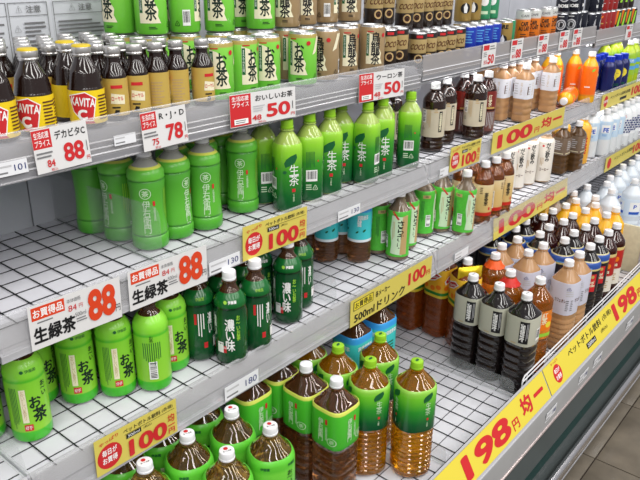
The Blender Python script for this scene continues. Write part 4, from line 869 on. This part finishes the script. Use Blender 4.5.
block('milk_coffee_bottle', P_cm, 'square milk coffee bottle', 'second row of second shelf', Z2, [(2.40 + .068 * i, 1.130, -.05) for i in range(5)], group='milk coffee bottles', square=True)
block('milk_coffee_bottle', P_cm, 'square milk coffee bottle', 'third row of second shelf', Z2, [(2.40 + .068 * i, 1.202, -.05) for i in range(5)], group='milk coffee bottles', square=True)
block('orange_drink_bottle', P_or, 'orange drink bottle standing', 'second shelf', Z2, [(2.968, 1.014, .1), (2.997, 1.092, .3), (2.90, 1.135, .3), (2.83, 1.135, .3)], group='orange drink bottles')
LY = spawn('orange_drink_bottle', P_or, (2.930, 1.064, Z2 + .0334), 0, 'orange drink bottle lying on its side with cap towards camera, second shelf', 'bottle', 'orange drink bottles')
LY.rotation_euler = (0, -PI / 2, math.radians(13))
block('aluminium_bottle', P_bl, 'navy aluminium bottle with yellow disc', 'farthest second shelf', Z2, [(3.335, 1.105, .1), (3.272, 1.100, .1), (3.398, 1.042, .1), (3.464, 1.036, .1), (3.405, 1.110, .1), (3.300, 1.045, 1.8)], group='navy aluminium bottles')
block('lime_drink_bottle', P_li, 'yellow-green drink bottle', 'farthest second shelf', Z2, [(3.545, 1.04), (3.62, 1.04), (3.55, 1.12), (3.62, 1.12), (3.47, 1.13)], group='yellow-green bottles')

# ================================================================== third shelf
block('tea_bottle', P_oi, 'bright green sleeved tea bottle', 'third shelf', Z3, [(.415, 1.12, .4), (.474, 1.062, .25), (.540, 1.152, .6), (.594, 1.098, .3), (.657, 1.060, .45), (.717, 1.022, -2.0), (.786, 1.050, .45), (.692, 1.135, .3), (.618, 1.172, .3)], group='bright green tea bottles')
block('tea_bottle', P_ko, 'dark green strong tea bottle', 'third shelf', Z3, [(.853, 1.038, -1.75), (.888, .976, .0), (.963, .976, -1.6), (1.098, 1.003, .0), (1.172, 1.032, 1.9), (.930, 1.046, .3), (1.002, 1.050, -1.6), (1.075, 1.076, .3), (.865, 1.110, .3)], group='dark green tea bottles')
block('tea_bottle', P_te, 'brown tea bottle with turquoise label', 'third shelf', Z3, [(1.450, 1.235, .3), (1.437, 1.162, .3), (1.510, 1.165, .3), (1.497, 1.090, .1)], group='turquoise-label tea bottles')
block('tea_bottle', P_sa, 'green cloth-patterned tea bottle', 'third shelf', Z3, [(1.582, 1.086, 1.7), (1.582, 1.014, -.1), (1.668, 1.042, .6), (1.788, 1.057, 1.6), (1.860, 1.036, .4), (1.880, .966, .75)], group='cloth-patterned tea bottles')
block('barley_tea_bottle', P_ba, 'amber barley tea bottle', 'third shelf', Z3, [(2.012, .972, .2), (2.083, .970, 1.3), (2.156, .970, .4), (2.00, 1.045, .3), (2.075, 1.045, .3)], group='barley tea bottles')
block('coffee_drink_bottle', P_ga, 'white sleeved coffee drink bottle', 'third shelf', Z3, [(2.596, 1.012, .15), (2.522, 1.045, .3), (2.445, 1.055, .3), (2.600, 1.085, .3), (2.37, 1.06, .3)], group='white coffee drink bottles')
block('coffee_bottle', P_br, 'square dark coffee bottle', 'third shelf', Z3, [(2.745, 1.005, -.05), (2.818, .972, -.05), (2.74, 1.08, -.05)], group='square dark coffee bottles', square=True)
block('juice_bottle', P_co, 'yellow juice bottle with red characters', 'third shelf', Z3, [(2.955, 1.000, .2), (2.90, 1.07, .3)], group='yellow juice bottles')
block('milky_drink_bottle', P_wa, 'milky white bottle with pale blue label', 'farthest third shelf', Z3, [(3.085, 1.010, .2), (3.155, .975, .2), (3.228, .970, .1), (3.300, .970, .1), (3.14, 1.055, .2), (3.215, 1.05, .2), (3.29, 1.05, .2)], group='pale blue label bottles')
block('milky_drink_bottle', P_do, 'white bottle with blue dots', 'farthest third shelf', Z3, [(3.395, .968, .1), (3.47, .968, .1), (3.545, .968, .1)], group='blue-dotted bottles')

# ================================================================== bottom deck
def neck_collar(m):
    return ('neck_collar', loft('neck_collar', [(.262, .034, 2, .12), (.264, .035, 2, .12), (.276, .024, 2, .06), (.288, .0165), (.2885, .0158), (.276, .0225, 2, .06), (.262, .034, 2, .12)], m, 24, (False, False)), None, [])
P_g2o = P_g2[:-1] + [neck_collar(mat('orange_neck_card', (236, 92, 30), .4))] + P_g2[-1:]
P_g2r = P_g2[:-1] + [neck_collar(mat('red_neck_card', (206, 40, 30), .4))] + P_g2[-1:]
def pouch():
    v, f = [], []; nx, nz = 9, 7; rnd = random.Random(2)
    for sgn in (-1, 1):
        for j in range(nz):
            for i in range(nx):
                a, b = i / (nx - 1) * 2 - 1, j / (nz - 1) * 2 - 1
                t = .011 * (1 - a ** 4) * (1 - b ** 4) + (rnd.random() - .5) * .005 * (abs(a) < 1 and abs(b) < 1)
                v.append((a * .042, sgn * t - .0, b * .028 + .02 * 0))
    for s_ in range(2):
        for j in range(nz - 1):
            for i in range(nx - 1):
                q = s_ * nx * nz + j * nx + i; fc = (q, q + 1, q + nx + 1, q + nx); f.append(fc if s_ == 0 else fc[::-1])
    return mesh('neck_pouch', [(x, y - .022, z + .262) for x, y, z in v], f, mat('yellow_foil_pouch', (226, 196, 40), .25, metal=.5), True)
P_l2p = P_l2[:-1] + [('neck_pouch', pouch(), 'shiny yellow foil pouch', [])] + P_l2[-1:]
block('large_tea_bottle', P_o2, 'large green-label tea bottle', 'bottom deck', ZD, [(.606, .921, .3), (.714, .927, .3), (.729, .828, .3), (.827, .918, .3), (.840, .818, .3), (.62, 1.02, .3), (.72, 1.025, .3), (.826, 1.018, .3)], group='large green-label bottles')
block('large_tea_bottle', P_i2, 'large yellow-rimmed green-label bottle', 'bottom deck', ZD, [(1.062, .914, -.05), (1.060, .821, -.05), (1.062, 1.008, -.05), (.960, 1.004, -.05)], group='large yellow-rim bottles', square=True)
block('large_tea_bottle', P_n2, 'large green-capped gradient tea bottle', 'bottom deck', ZD, [(1.178, .910, .5), (1.290, .862, .4), (1.178, .812, .3), (1.245, .724, .5), (1.178, 1.008, .3)], group='large green-capped bottles')
block('large_tea_bottle', P_t2, 'large turquoise-label tea bottle', 'bottom deck', ZD, [(1.455, .985, -.05), (1.345, .990, -.05)], group='large turquoise bottles', square=True)
block('large_tea_bottle', P_l2, 'large lemon tea bottle with yellow label', 'bottom deck', ZD, [(1.885, 1.030, -.12), (1.868, 1.128, -.12)], group='large lemon tea bottles', square=True)
block('large_tea_bottle', P_l2p, 'large lemon tea bottle with yellow foil pouch on neck', 'bottom deck', ZD, [(1.868, .930, -.6)], square=True)
block('large_coffee_bottle', P_b2, 'large black coffee bottle', 'bottom deck front', ZD, [(1.770, .857, -.10), (1.764, .768, -.10), (1.757, .6790, -.10)], group='large black coffee bottles', square=True)
block('large_tea_bottle', P_g2, 'large orange fruit tea bottle without neck collar', 'right of front black bottle', ZD, [(1.884, .694, -.5)], square=True)
block('large_tea_bottle', P_g2o, 'large fruit tea bottle with orange neck collar', 'bottom deck', ZD, [(1.966, .882, -.5)], square=True)
block('large_tea_bottle', P_g2r, 'large fruit tea bottle with red neck collar', 'bottom deck', ZD, [(1.876, .786, -.5)], square=True)
block('large_milk_tea_bottle', P_m2, 'large milk coffee bottle', 'bottom deck', ZD, [(2.146, .890, -.3), (2.062, .812, -.3), (2.153, .800, -.3), (2.070, .679, -.15), (2.160, .679, -.15), (2.055, .903, -.3)], group='large milk coffee bottles', square=True)
block('large_coffee_bottle', P_c2, 'large black bottle with blue collar', 'bottom deck', ZD, [(2.248, .764, .5), (2.338, .766, .5), (2.252, .677, .5), (2.340, .678, .5), (2.245, .852, .5), (2.240, .941, .5), (2.335, .946, .5), (2.335, 1.034, .5), (2.240, 1.040, .5), (2.150, .985, .5)], group='large blue-collar bottles')
block('large_tea_bottle', P_r2, 'large dark red-label bottle', 'bottom deck', ZD, [(2.424, .916, .5), (2.512, .916, .5), (2.424, .838, .5), (2.512, .838, .5), (2.424, .756, .5), (2.512, .756, .5), (2.424, .675, .5), (2.512, .675, .5), (2.335, .856, .5), (2.424, .994, .5), (2.512, .994, .5)], group='large red-label bottles')
block('large_juice_bottle', P_y2, 'large yellow juice bottle', 'bottom deck', ZD, [(2.605, .902, .5), (2.694, .896, .5), (2.602, .823, .5), (2.692, .817, .5), (2.605, .744, .5), (2.695, .738, .5), (2.602, .985, .5)], group='large yellow juice bottles')
block('large_juice_bottle', P_p2, 'large peach drink bottle with orange label', 'bottom deck', ZD, [(2.785, .850, .5), (2.785, .940, .5), (2.695, .980, .5)], group='large peach bottles')
block('large_water_bottle', P_w2, 'large pale bottle with blue mark', 'farthest bottom deck', ZD, [(2.91, .93), (2.92, .83), (3.01, .88), (3.11, .90), (3.22, .90), (3.34, .92), (3.44, .91), (3.30, .80), (3.13, .80), (3.56, .92)], group='large pale bottles')
